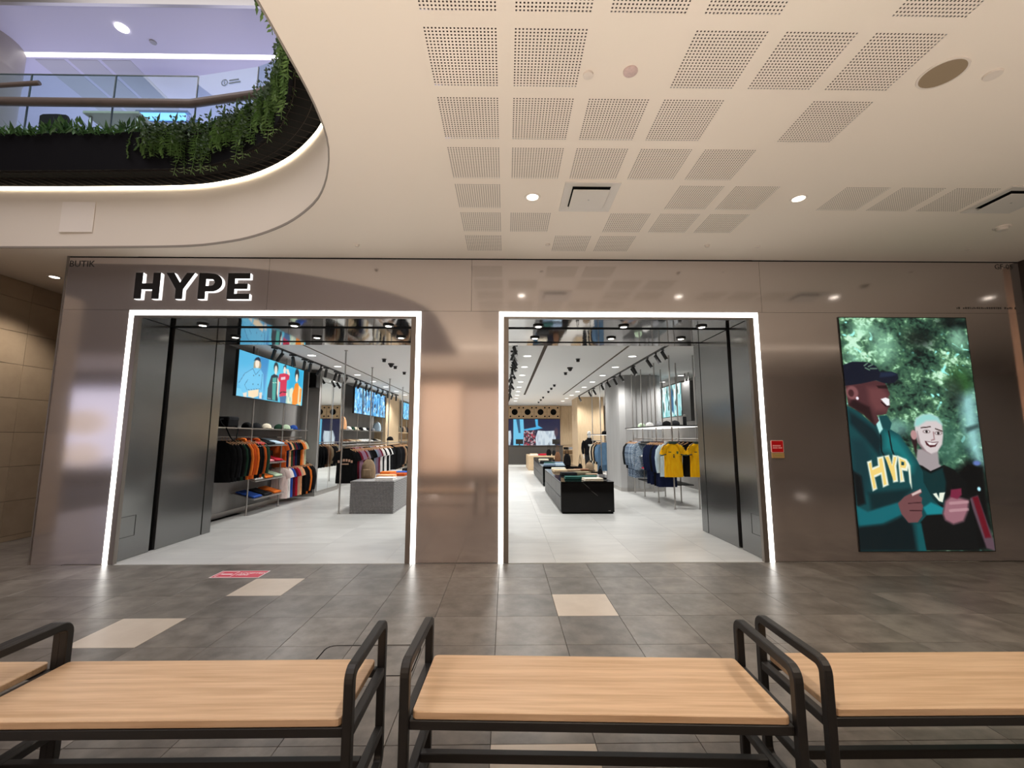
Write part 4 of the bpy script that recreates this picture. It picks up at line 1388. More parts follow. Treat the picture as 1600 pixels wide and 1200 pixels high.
MB().box(-5.01, -4.953, 21.25, 23.6, 2.40, 3.22).build('frame', M_BLACK, hs3)
screen(pic_abstract(200, 100, 60, 30, 8, (100, 200, 236), blues, 7, 22), (-4.9515, 21.26, 3.21), (0, 2.33, 0), (0, 0, -0.8), hs3, 1.2)
hs4 = thing('hanging_screen', 'pale cyan hanging screen behind the steel poles above the jersey rack', 'screen', (5.05, 13.3, 2.6))
MB().box(5.003, 5.06, 12.35, 14.3, 2.12, 3.08).build('frame', M_BLACK, hs4)
for yy in (12.8, 13.9):
    MB().box(5.02, 5.04, yy - 0.01, yy + 0.01, 3.08, 3.3).build('hanger_rod', M_BLACK, hs4)
screen(pic_abstract(200, 100, 60, 40, 12, (170, 220, 224), [((110, 190, 190), .5), ((236, 246, 246), .55), ((44, 74, 66), .63)], 12, 40, [([(120, 10), (136, 20), (140, 90), (118, 80)], (40, 90, 130), 8)]),
       (5.0015, 14.29, 3.07), (0, -1.93, 0), (0, 0, -0.94), hs4, 1.1)


def pic_back():
    W, H = 860.0, 285.0
    p = Pic(W, H, 170, 60, (26, 30, 62), 9)
    C = (108, 196, 232)
    o = 280.0
    p.poly([(o + 95, 0), (o + 200, 0), (o + 215, 285), (o + 95, 285)], C, soft=6)
    p.poly([(o + 125, 0), (o + 160, 0), (o + 170, 150), (o + 150, 150)], (40, 84, 120), soft=8)
    p.poly([(o + 205, 110), (o + 330, 85), (o + 320, 0), (o + 350, 0), (o + 352, 70), (o + 400, 98), (o + 300, 120), (o + 200, 125)], (72, 176, 226), soft=6)
    p.poly([(o + 205, 125), (o + 320, 120), (o + 325, 285), (o + 200, 285)], (44, 30, 48), soft=4)
    m = p.polym([(o + 205, 125), (o + 320, 120), (o + 325, 285), (o + 200, 285)], 4)
    p.put(m * np.clip((p.noise(11, 11) - .55) * 8, 0, 1), (196, 170, 176))
    p.put(m * np.clip((p.noise(14, 12) - .66) * 8, 0, 1), (176, 40, 60))
    for x0 in (o + 330, o - 40, o - 250):
        w_ = 200 if x0 > o else 110
        p.poly([(x0 + 20, 122), (x0 + w_ * .5, 130), (x0 + w_, 124), (x0 + w_ + 6, 200), (x0 + w_ - 8, 280), (x0, 285), (x0 - 5, 200)], (206, 218, 226), soft=4)
        p.put(p.polym([(x0 + 20, 122), (x0 + w_ * .5, 130), (x0 + w_, 124), (x0 + w_ + 6, 200), (x0 + w_ - 8, 280), (x0, 285), (x0 - 5, 200)], 4) * np.clip((p.noise(14, 40) - .5) * 3, 0, 1) * .6, (150, 168, 186))
    p.ell(o + 540, 140, 20, 50, (70, 50, 66), soft=.6)
    return p


bs = thing('wall_screen', 'wide dark blue video screen on the rear wall under the wooden loudspeakers', 'screen', (0.5, 24.78, 1.8))
MB().box(-1.62, 3.07, 24.72, 24.757, 1.06, 2.55).build('frame', M_BLACK, bs)
screen(pic_back(), (-1.6, 24.715, 2.54), (4.66, 0, 0), (0, 0, -1.47), bs, 1.0)
# ================================================================== shop: fixtures
def poly_col(name, col, rough=0.85):
    return mat('cloth ' + name, col, rough, spec=0.12, noise=tuple(min(1, c * 1.28 + 0.004) for c in (lin(col) if isinstance(col, str) else col)), nscale=14, stretch=(2.5, 1, 0.5))


CL = {}
for nm, hx in dict(black='0C0C0E', charcoal='1D1E21', navy='131B38', blue='2B4F9E', green='1F3A2C', orange='D9702A', rust='B4501F', red='B21F33', pink='D98C92',
                   palepink='E8D3CF', white='ECEAE6', cream='DAD0BC', beige='BFA98C', brown='6B4B36', maroon='5E1626', lilac='8F7389', greylilac='857C8A', bluegrey='7C8FA3',
                   mint='B9CDB2', grey='8C8D90', yellow='FAB210', denim='5F7E9C', taupe='8B7760', peach='E4A97C', khaki='77705A', plaid='4F617A', lightplaid='7F93AA', skyblue='B4CBDC', teal='1E4A44', rose='A8283C', wine='6E1C2C').items():
    CL[nm] = poly_col(nm, hx)
WORD = dict(greylilac='grey-lilac', bluegrey='blue-grey', palepink='pale pink', lightplaid='pale patterned', plaid='blue patterned', wine='wine-red', skyblue='pale blue')


for nm_, a_, b_ in (('plaid', '2E3F5C', 'A9BACB'), ('lightplaid', '5B7896', 'C4D2DE')):
    m_ = mat('knit ' + nm_, a_, 0.9, spec=0.1, noise=lin(b_), nscale=28, stretch=(1.0, 1.0, 2.2))
    CL[nm_] = m_


def cword(c):
    return WORD.get(c, c)


def ring_pts(cx, z, w, t, n, g, fold, cy=0.0):
    out = []
    for k in range(n):
        a = 2 * math.pi * k / n
        ca, sa = math.cos(a), math.sin(a)
        x = cx + w * (abs(ca) ** 0.7) * (1 if ca >= 0 else -1)
        y = cy + t * (abs(sa) ** 0.8) * (1 if sa >= 0 else -1) + fold * math.sin(5.0 * x / 0.23 + g) * (1 if sa >= 0 else 0.8)
        out.append((x, y, z))
    return out


def garment_mesh(kind, seed, mats=None):
    g = random.Random(seed)
    ph = g.uniform(0, 6)
    mb = MB()
    n = 16
    if kind == 'trousers':
        for s in (-1, 1):
            rows = [(0, .10, .02), (-.12, .115, .03), (-.35, .105, .032), (-.65, .10, .03), (-.85, .10, .028)]
            mb.loft([ring_pts(s * .095, z, w, t, 10, ph, .004) for z, w, t in rows])
        mb.loft([ring_pts(0, z, w, t, 12, ph, .002) for z, w, t in [(0.04, .19, .018), (0.0, .2, .022), (-.14, .205, .03)]])
        return mb
    long = kind != 'tshirt'
    L = {'tshirt': 0.70, 'sweater': 0.72, 'hoodie': 0.72, 'jacket': 0.74, 'dress': 0.95}[kind]
    W = 0.20 if kind != 'dress' else 0.21
    th = {'tshirt': .017, 'sweater': .026, 'hoodie': .03, 'jacket': .03, 'dress': .024}[kind]
    rows = [(0.014, .072, .012), (-.010, .092, .014), (-.036, .132, .017), (-.066, .172, th * .9), (-.10, W * .97, th), (-.15, W, th * 1.05), (-.22, W * .96, th * 1.1), (-.34, W * .95, th * 1.15), (-.5, W * .97, th * 1.2), (-L * .85, W * .99, th * 1.25), (-L, W * 1.0, th * 1.15)]
    mb.loft([ring_pts(0, z, w, t, n, ph, .013 * min(1, max(0, (-z - .1) / .4))) for z, w, t in rows])
    # collar
    if kind == 'hoodie':
        mb.loft([ring_pts(0, z, w, t, 12, ph, 0, .012) for z, w, t in [(-.03, .10, .035), (0.02, .12, .045), (0.055, .10, .05), (0.07, .055, .035)]])
    else:
        mb.loft([ring_pts(0, z, w, t, 12, ph, 0) for z, w, t in [(0.0, .088, .016), (0.022, .082, .018), (0.024, .07, .012)]])
    # sleeves
    for s in (-1, 1):
        if long:
            path = [(.135, -.072, .062), (.21, -.17, .066), (.24, -.32, .058), (.238, -.48, .05), (.23, -.60, .042), (.228, -.64, .036)]
        else:
            path = [(.125, -.068, .060), (.175, -.13, .068), (.205, -.20, .068), (.222, -.25, .066)]
        rings = []
        for i, (x, z, w) in enumerate(path):
            a = path[min(i + 1, len(path) - 1)]
            b = path[max(i - 1, 0)]
            d = Vector((a[0] - b[0], 0, a[1] - b[1])).normalized()
            q = Vector((-d.z, 0, d.x))
            rings.append([(s * (x + q.x * w * math.cos(t)), th * .85 * math.sin(t) - .004, z + q.z * w * math.cos(t)) for t in [2 * math.pi * k / 10 for k in range(10)]])
        mb.loft(rings)
    return mb


GM = {}
for kd in ('tshirt', 'sweater', 'hoodie', 'jacket', 'dress', 'trousers'):
    GM[kd] = [garment_mesh(kd, 31 * i + len(kd)).mesh(kd, CL['black'], smooth=True) for i in range(3)]
hm = MB()
hm.tube([(-.20, 0, -.055), (-.10, 0, -.005), (0, 0, .025), (.10, 0, -.005), (.20, 0, -.055)], 0.009, 6)
hm.tube([(0, 0, .02), (0, 0, .055), (.012, 0, .075), (.002, 0, .088), (-.012, 0, .08)], 0.0025, 5)
HANGER_ME = hm.mesh('hanger', M_HANGER, smooth=True)


def hang(kind, colour, x, y, zrod, label, group, rz=0.0, scale=1.0):
    """One garment on its hanger under a rail that runs along y; rail axis at zrod."""
    me = rnd.choice(GM[kind])
    o = link({'tshirt': 'tshirt', 'sweater': 'sweatshirt', 'hoodie': 'hoodie', 'jacket': 'jacket', 'dress': 'long_jacket', 'trousers': 'trousers'}[kind], me, None, (x, y, zrod - 0.085))
    o.material_slots[0].link = 'OBJECT'
    o.material_slots[0].material = CL[colour]
    o.rotation_euler = (0, 0, rz)
    o.scale = (scale, 1, scale)
    tag(o, label, 'clothing', group)
    link('hanger', HANGER_ME, o, (0, 0, 0))
    return o


def run_of(items, x, y0, y1, zrod, where, group, jitter=0.07, scale=1.0, xf=None):
    n = len(items)
    seen = {}
    tot = {}
    for kd, c in items:
        tot[(kd, c)] = tot.get((kd, c), 0) + 1
    KW = dict(tshirt='t-shirt', sweater='sweatshirt', hoodie='hoodie', jacket='jacket', dress='long jacket', trousers='pair of trousers')
    out = []
    for i, (kd, c) in enumerate(items):
        y = y0 + (y1 - y0) * (i + 0.5) / n
        seen[(kd, c)] = seen.get((kd, c), 0) + 1
        pre = '' if tot[(kd, c)] == 1 else ORD[seen[(kd, c)] - 1] + ' '
        lb = '%s%s %s from the doorway on %s' % (pre, cword(c), KW[kd], where)
        if tot[(kd, c)] == 1:
            lb = 'only %s %s on %s' % (cword(c), KW[kd], where)
        out.append(hang(kd, c, x + (xf(y) if xf else 0), y, zrod, lb, group, rnd.uniform(-jitter, jitter), scale))
    return out


def fold_mesh(w, d, h):
    mb = MB()
    for k in range(2):
        z0 = k * h / 2
        mb.box(-w / 2 + .004 * k, w / 2 - .002 * k, -d / 2 + .003 * k, d / 2 - .005 * k, z0, z0 + h / 2 - .001)
    return mb.mesh('folded_garment', CL['black'], bevel=min(.008, h * .2))


FOLD = fold_mesh(0.25, 0.33, 0.034)
FOLDT = fold_mesh(0.30, 0.38, 0.06)


def folded(colour, loc, rot, label, group, me=None, cat='clothing', name='folded_tshirt', sc=(1, 1, 1)):
    o = link(name, me or FOLD, None, loc)
    o.rotation_euler = rot
    o.scale = sc
    o.material_slots[0].link = 'OBJECT'
    o.material_slots[0].material = CL[colour]
    return tag(o, label, cat, group)


# ---- baseball caps, bags, shoes
def cap_mesh():
    mb = MB()
    mb.lathe([(.093, 0), (.095, .03), (.085, .07), (.06, .098), (.03, .112), (.006, .116), (.001, .122)], n=16, sy=1.08)
    top, bot = [], []
    for k in range(11):
        a = R(-65 + 130 * k / 10)
        top.append((.088 * math.sin(a), -.095 * math.cos(a), .012))
        bot.append((.082 * math.sin(a), -.1 - .075 * math.cos(a * 1.25), .006 + .012 * abs(math.sin(a))))
    vs = top + bot + [(x, y, z - .006) for x, y, z in top] + [(x, y, z - .006) for x, y, z in bot]
    fs = []
    for k in range(10):
        fs += [(k, k + 1, 12 + k, 11 + k), (22 + k, 33 + k, 34 + k, 23 + k), (11 + k, 12 + k, 34 + k, 33 + k)]
    mb.add(vs, fs)
    return mb


CAP = cap_mesh().mesh('cap', CL['black'], smooth=True)


def cap(colour, loc, rz, label, group):
    o = link('cap', CAP, None, loc)
    o.rotation_euler = (0, 0, rz)
    o.material_slots[0].link = 'OBJECT'
    o.material_slots[0].material = CL[colour]
    return tag(o, label, 'cap', group)


def shoe_mesh():
    mb = MB()
    rings = []
    for t, w, h in [(-.14, .02, .04), (-.125, .038, .085), (-.07, .042, .095), (-.02, .042, .085), (.04, .045, .06), (.10, .042, .045), (.135, .02, .025)]:
        rings.append([(w * math.cos(a), t, max(0.012, h * (0.55 + 0.45 * math.sin(a)))) if math.sin(a) > -0.2 else (w * math.cos(a), t, .012) for a in [2 * math.pi * k / 10 for k in range(10)]])
    mb.loft(rings)
    return mb


SHOE = shoe_mesh().mesh('shoe', CL['white'], smooth=True)
sole_b = MB().prism([(x * 1.0, y) for x, y in [(-.03, -.145), (.03, -.145), (.045, -.06), (.042, .0), (.047, .06), (.04, .12), (.015, .142), (-.015, .142), (-.04, .12), (-.047, .06), (-.042, 0), (-.045, -.06)]], 0.0, .016, 'z')
SOLE = sole_b.mesh('sole', mat('rubber sole', (0.6, 0.58, 0.55), 0.6))


def shoe(colour, loc, rz, label, group):
    o = link('sneaker', SHOE, None, loc)
    o.rotation_euler = (0, 0, rz)
    o.material_slots[0].link = 'OBJECT'
    o.material_slots[0].material = CL[colour]
    link('sole', SOLE, o)
    return tag(o, label, 'shoe', group)


def soft_bag(name, colour, loc, w, d, h, label, strap=0.0, group=None, rz=0.0, cat='bag'):
    t = thing(name, label, cat, loc, rz, group)
    rows = [(0, .80, .8), (.04, .96, 1.0), (.35, 1.0, 1.0), (.7, .86, .85), (.9, .62, .6), (1.0, .34, .35)]
    mb = MB()
    mb.loft([[(w / 2 * a * (abs(math.cos(q)) ** .7) * (1 if math.cos(q) > 0 else -1), d / 2 * b * (abs(math.sin(q)) ** .7) * (1 if math.sin(q) > 0 else -1), h * z) for q in [2 * math.pi * k / 16 for k in range(16)]] for z, a, b in rows])
    mb.build('body', CL[colour], t, smooth=True, local=True)
    if strap:
        MB().tube([(-w * .22, 0, h * .93), (-w * .12, 0, h + strap * .7), (0, 0, h + strap), (w * .12, 0, h + strap * .7), (w * .22, 0, h * .93)], .010, 6).build('strap', CL[colour], t, smooth=True, local=True)
    else:
        MB().tube([(-.03, 0, h * .98), (-.02, 0, h + .05), (.02, 0, h + .05), (.03, 0, h * .98)], .007, 6).build('handle', CL[colour], t, smooth=True, local=True)
    return t


# ================================================================== first wall bay (y 7.6 .. 11.25)
WX = -5.4
FX = -5.03
r1 = thing('display_rack', 'steel wall rack with cap shelf, hanging rails and four sloping shelves under the four-model screen', 'display rack', (-5.2, 9.5, 0))
for y in (7.7, 8.8, 10.0, 11.15):
    MB().cyl((FX, y, 0 if y in (8.8, 10.0) else 1.45), (FX, y, 3.3), 0.014, 10).cyl((FX, y, 0), (FX, y, .01), .028, 12).build('pole', M_STEEL, r1, smooth=True) if y in (8.8, 10.0) else MB().cyl((FX, y, 1.45), (FX, y, 3.3), 0.014, 10).build('pole', M_STEEL, r1, smooth=True)
MB().box(WX, FX + .03, 7.45, 11.22, 1.668, 1.69).build('shelf', M_STEEL, r1)
for a, b in ((7.5, 8.78), (10.0, 11.2)):
    MB().cyl((-5.15, a, 1.51), (-5.15, b, 1.51), .0125, 10).build('rail', M_STEEL, r1, smooth=True)
    for y in (a + .02, b - .02):
        MB().box(WX, -5.14, y - .006, y + .006, 1.50, 1.52).build('bracket', M_STEEL, r1)
MB().cyl((-5.15, 8.78, 1.51), (-5.15, 9.25, 1.51), .0125, 10).build('rail', M_STEEL, r1, smooth=True)
MB().cyl((-5.12, 10.02, .93), (-5.12, 11.5, .93), .0125, 10).build('rail', M_STEEL, r1, smooth=True)
for y in (10.05, 11.45):
    MB().box(WX, -5.11, y - .006, y + .006, .92, .94).build('bracket', M_STEEL, r1)
SH_Z = [1.325, .965, .635, .285]
for z in SH_Z:
    MB().prism([(-5.36, z + .135), (-4.90, z), (-4.90, z + .012), (-5.36, z + .147)], 8.82, 9.99).build('sloping_shelf', M_STEEL, r1)
    for y in (8.9, 9.9):
        MB().box(WX, -5.34, y - .008, y + .008, z + .11, z + .135).build('bracket', M_STEEL, r1)
tilt = math.atan2(.135, .46)
shelf_cols = [['rose', 'black', 'skyblue'], ['palepink', 'pink', 'red'], ['white', 'orange', 'mint'], ['blue', 'charcoal', 'orange']]
sn = ['top', 'second', 'third', 'lowest']
for k, z in enumerate(SH_Z):
    for i, c in enumerate(shelf_cols[k]):
        y = 9.02 + i * .385
        me_ = FOLD
        folded(c, (-5.125, y, z + .086), (0, tilt, R(90) * 0), 'folded %s t-shirt, %s along the %s sloping shelf of the first wall rack' % (cword(c), ORD[i], sn[k]), 'folded t-shirts on the sloping shelves', sc=(1.55, .92, 1))
run_of([('sweater', c) for c in ['black', 'black', 'charcoal', 'black', 'green', 'black']] + [('hoodie', 'orange'), ('sweater', 'rust'), ('sweater', 'orange'), ('sweater', 'black'), ('sweater', 'black'), ('hoodie', 'rust'), ('jacket', 'green')],
       -5.12, 8.0, 9.2, 1.51, 'the upper rail before the sloping shelves', 'garments on the first wall rack, near rail')
run_of([('tshirt', c) for c in ['rust', 'navy', 'peach', 'green', 'maroon', 'navy', 'black', 'black', 'orange', 'peach', 'mint']], -5.13, 10.08, 11.15, 1.51, 'the upper rail past the sloping shelves', 'garments on the first wall rack, far upper rail', scale=.84)
run_of([('tshirt', c) for c in ['palepink', 'white', 'blue', 'maroon', 'red', 'beige', 'peach']] + [('sweater', c) for c in ['black', 'black', 'orange', 'black', 'charcoal']], -5.10, 10.08, 11.45, .93, 'the low rail of the first wall rack', 'garments on the first wall rack, low rail')
for i, (y, c) in enumerate([(8.86, 'black'), (9.18, 'charcoal'), (9.58, 'cream'), (10.10, 'green'), (10.42, 'mint'), (10.78, 'blue')]):
    cap(c, (-5.17, y, 1.692), R(60 + 6 * i), '%s baseball cap on the shelf below the four-model screen' % {'black': 'black', 'charcoal': 'dark charcoal', 'cream': 'cream', 'green': 'dark green', 'mint': 'pale yellowish', 'blue': 'bright blue'}[c], 'caps on the first wall shelf')
sb = thing('shoulder_bag', 'black shoulder bag with dangling strap at the doorway end of the cap shelf', 'bag', (-5.16, 8.25, 1.69))
MB().box(-.10, .10, -.16, .16, 0, .18).build('body', CL['black'], sb, bevel=.03, seg=2, local=True)
MB().box(-.105, .105, -.165, .165, .12, .20).build('flap', CL['charcoal'], sb, bevel=.02, local=True)
MB().tube([(0, -.15, .15), (.05, -.33, .14), (.10, -.35, .06), (.16, -.30, -.02), (.17, -.2, -.16), (.17, -.1, -.24), (.17, 0, -.2), (.16, .05, -.03), (.10, .08, .03)], .012, 6).build('strap', CL['black'], sb, smooth=True, local=True)

# pilaster with mirror and the two wall loudspeakers
pil = tag(MB().box(-5.4, -4.93, 11.62, 13.2, 0, 3.3).build('pillar_1', M_SWALL), kind='structure')
MB().box(-5.4, -4.925, 11.615, 13.2, 0, .09).build('plinth', M_STEEL, pil)
wm = thing('wall_mirror', 'tall mirror on the side of the first wall pilaster', 'mirror', (-4.92, 12.42, 0))
MB().box(-4.93, -4.921, 11.72, 13.12, .12, 3.12).build('glass', M_MIRROR, wm)
MB().box(-4.93, -4.917, 11.70, 11.72, .1, 3.14).box(-4.93, -4.917, 13.12, 13.14, .1, 3.14).box(-4.93, -4.917, 11.72, 13.12, .1, .12).box(-4.93, -4.917, 11.72, 13.12, 3.12, 3.14).box(-4.93, -4.919, 12.41, 12.42, .12, 3.12).build('frame', M_STEEL, wm)


def wall_speaker(y, x, z0, z1, w, label):
    t = thing('loudspeaker', label, 'speaker', (x, y, z0))
    MB().box(x - w / 2, x + w / 2, y - .20, y, z0, z1).build('cabinet', M_BLACK, t, bevel=.008)
    MB().box(x - w / 2 + .012, x + w / 2 - .012, y - .208, y - .2, z0 + .012, z1 - .012).build('grille', M_BLACKM, t, bevel=.004)
    MB().box(x - .03, x + .03, y - .02, y + .06, (z0 + z1) / 2 - .05, (z0 + z1) / 2 + .05).build('bracket', M_BLACK, t)
    return t


wall_speaker(11.6, -5.05, 2.80, 3.19, .23, 'black loudspeaker on the pilaster between the first screen and the mirror')
wall_speaker(18.16, -5.05, 2.78, 3.17, .23, 'black loudspeaker on the oak pilaster past the blue patterned screen')

# ================================================================== second wall bay (y 13.2 .. 18.2) and oak bay
r2 = thing('display_rack', 'steel wall rack with caps above a sneaker shelf in the second bay', 'display rack', (-5.2, 15.6, 0))
for y in (13.5, 15.0, 16.5, 18.0):
    MB().cyl((FX, y, 0), (FX, y, 3.3), .014, 8).build('pole', M_STEEL, r2, smooth=True)
MB().box(WX, FX + .03, 13.4, 18.1, 1.73, 1.752).build('shelf', M_STEEL, r2)
MB().box(WX, FX + .03, 13.4, 18.1, 1.345, 1.365).build('shelf', M_STEEL, r2)
MB().cyl((-5.15, 13.4, 1.22), (-5.15, 18.1, 1.22), .0125, 8).build('rail', M_STEEL, r2, smooth=True)
for y in (13.45, 18.05):
    MB().box(WX, -5.14, y - .006, y + .006, 1.21, 1.23).build('bracket', M_STEEL, r2)
run_of([('tshirt', rnd.choice(['white', 'black', 'cream', 'grey', 'navy', 'beige', 'khaki'])) for _ in range(18)], -5.12, 13.6, 17.9, 1.22, 'the second wall bay rail', 'garments in the second wall bay', scale=.95)
for i, (y, c) in enumerate([(14.5, 'white'), (14.85, 'green'), (15.2, 'cream'), (15.7, 'black'), (16.05, 'white'), (16.4, 'charcoal'), (16.75, 'navy'), (17.1, 'grey')]):
    cap(c, (-5.15, y, 1.754), R(70), '%s cap on the second bay shelf' % ('first white' if i == 0 else 'second white' if i == 4 else cword(c)), 'caps on the second bay shelf')
soft_bag('plush_backpack', 'peach', (-5.14, 13.85, 1.752), .30, .22, .42, 'peach plush backpack at the near end of the second bay shelf', group=None)
soft_bag('printed_bag', 'skyblue', (-5.14, 17.65, 1.752), .32, .22, .36, 'pale blue printed bag at the far end of the second bay shelf')
for i in range(13):
    c = 'brown' if i < 3 else 'beige' if i < 6 else 'white' if i < 10 else 'black' if i < 12 else 'cream'
    same = [k for k in range(13) if ('brown' if k < 3 else 'beige' if k < 6 else 'white' if k < 10 else 'black' if k < 12 else 'cream') == c]
    lb = ('only ' if len(same) == 1 else ORD[same.index(i)] + ' ') + cword(c) + ' sneaker from the doorway end on the second bay shoe shelf'
    shoe(c, (-5.10, 13.7 + .33 * i, 1.366), R(-100), lb, 'sneakers on the second bay shelf')
pil2 = tag(MB().box(-5.4, -4.95, 18.2, 20.4, 0, 3.3).build('pillar_2', M_WOODL), kind='structure')
tag(MB().box(-5.4, -5.37, 20.4, 24.8, 0, 3.3).build('wall_oak', M_WOODL), kind='structure')
r3 = thing('display_rack', 'rack with oak shelves in the bay deepest in the shop', 'display rack', (-5.2, 22.4, 0))
for y in (20.9, 22.4, 23.9):
    MB().cyl((FX, y, 0), (FX, y, 3.3), .014, 8).build('pole', M_STEEL, r3, smooth=True)
for z in (1.73, 1.36):
    MB().box(WX + .03, FX + .03, 20.6, 24.4, z, z + .03).build('shelf', M_WOODT, r3)
MB().cyl((-5.15, 20.6, 1.2), (-5.15, 24.4, 1.2), .0125, 8).build('rail', M_STEEL, r3, smooth=True)
run_of([('jacket', rnd.choice(['black', 'khaki', 'charcoal', 'taupe'])) for _ in range(9)], -5.12, 20.9, 24.0, 1.2, 'the oak bay rail', 'jackets in the oak bay')
for i in range(5):
    soft_bag('small_bag', ['khaki', 'black', 'taupe', 'charcoal', 'brown'][i], (-5.16, 21.2 + .55 * i, 1.76), .26, .18, .30, '%s small bag on the upper oak shelf' % ['khaki', 'black', 'taupe', 'charcoal', 'brown'][i], group='bags on the oak shelf')

# ================================================================== free-standing garment rail row near the wider doorway's far jamb
def rx(y):
    return -3.31 - 0.0565 * (y - 8.98)


fr = thing('garment_rail', 'row of ceiling-high steel poles carrying a long t-shirt rail', 'clothes rail', (-3.4, 11, 0))
for y in (8.98, 11.2, 13.4, 15.65, 17.95):
    MB().cyl((rx(y), y, 0), (rx(y), y, 3.3), .016, 10).cyl((rx(y), y, 3.285), (rx(y), y, 3.3), .035, 12).cyl((rx(y), y, 0), (rx(y), y, .01), .03, 12).build('pole', M_STEEL, fr, smooth=True)
MB().tube([(rx(8.98), 8.98, 1.345), (rx(17.95), 17.95, 1.345)], .0125, 8).build('rail', M_STEEL, fr, smooth=True)
tees = ['black', 'black', 'wine', 'lilac', 'lilac', 'wine', 'greylilac', 'charcoal', 'black', 'black', 'black', 'bluegrey', 'greylilac', 'lilac', 'wine', 'white', 'white', 'black', 'white', 'white', 'black', 'black', 'white', 'black', 'charcoal']
row = run_of([('tshirt', c) for c in tees], 0, 9.22, 13.3, 1.345, 'the long free-standing rail', 't-shirts on the free-standing rail', xf=rx)
row[0]['label'] = 'black t-shirt with arched chest print at the doorway end of the free-standing rail'
mb = MB()
for k in range(6):
    a = R(-26 + 52 * k / 5)
    x, z = .30 * math.sin(a), -.52 + .30 * math.cos(a)
    mb.box(x - .022, x + .018, -.0375, -.036, z - .028, z + .024)
mb.box(-.07, .07, -.0375, -.036, -.315, -.29)
mb.build('chest_print', mat('peach print', (0.62, 0.38, 0.27), 0.7), row[0], local=True)
run_of([('jacket', c) for c in ['black', 'black', 'charcoal', 'black', 'black', 'black', 'brown', 'taupe', 'black', 'charcoal', 'khaki', 'black']], 0, 13.7, 16.2, 1.345, 'the far part of the free-standing rail', 'dark jackets on the free-standing rail', xf=rx)
hb = cap('black', (rx(13.35) + .10, 13.25, 1.42), R(30), 'black cap hooked on the free-standing rail beside a pole', None)

# studded grey display block
gd = thing('display_block', 'grey studded display block with ribbed sides beside the free-standing rail', 'display table', (-2.67, 10.4, 0))
M_STUD = mat('grey mosaic', (0.30, 0.295, 0.30), 0.5, noise=(0.42, 0.41, 0.41), nscale=30)
bx0, bx1, by0, by1, bz = -3.105, -2.235, 8.985, 12.2, .635
MB().box(bx0 + .006, bx1 - .006, by0 + .006, by1, 0, bz - .002).build('core', mat('dark core', (0.07, 0.07, 0.075), 0.7), gd)
mb = MB()
nxs, nzs = 30, 22
for i in range(nxs):
    for j in range(nzs):
        cx, cz = bx0 + (i + .5) * (bx1 - bx0) / nxs, (j + .5) * bz / nzs
        a, b = .38 * (bx1 - bx0) / nxs, .38 * bz / nzs
        vs = [(cx - a, by0 + .006, cz - b), (cx + a, by0 + .006, cz - b), (cx + a, by0 + .006, cz + b), (cx - a, by0 + .006, cz + b), (cx, by0 - .004, cz)]
        mb.add(vs, [(0, 1, 4), (1, 2, 4), (2, 3, 4), (3, 0, 4)])
tag(mb.build('studs', M_STUD, gd), kind='stuff')
mb = MB()
for j in range(18):
    z = (j + .5) * bz / 18
    mb.box(bx1 - .006, bx1 + .004, by0, by1, z - .011, z + .011)
    mb.box(bx0 - .004, bx0 + .006, by0, by1, z - .011, z + .011)
tag(mb.build('ribs', M_STUD, gd), kind='stuff')
MB().box(bx0, bx1, by0, by1, bz - .004, bz).build('top', M_STUD, gd)
bpk = soft_bag('backpack', 'taupe', (-2.95, 9.62, bz), .30, .20, .40, 'taupe backpack standing on the grey studded block')
MB().box(-.09, .09, -.125, -.08, .05, .20).build('pocket', CL['taupe'], bpk, bevel=.02, seg=2, local=True)
folded('white', (-2.46, 9.22, bz), (0, 0, R(88)), 'white folded garment nearest the edge of the grey block', 'folded things on the grey block', FOLDT)
folded('peach', (-2.62, 9.86, bz), (0, 0, R(90)), 'peach folded garment in the middle of the grey block', 'folded things on the grey block', FOLDT)
folded('orange', (-2.80, 10.75, bz), (0, 0, R(92)), 'orange folded garment deep on the grey block', 'folded things on the grey block', FOLDT)
folded('rust', (-2.48, 10.28, bz), (0, 0, R(90)), 'rust folded garment beside the blue one on the grey block', 'folded things on the grey block', FOLDT)
folded('blue', (-2.46, 10.80, bz), (0, 0, R(85)), 'blue folded garment on the grey block', 'folded things on the grey block', FOLDT)
cap('black', (-2.5, 11.5, bz), R(20), 'black cap at the far end of the grey block', None)
folded('charcoal', (-2.55, 11.95, bz), (0, 0, R(90)), 'charcoal folded garment behind the black cap on the grey block', 'folded things on the grey block', FOLDT)

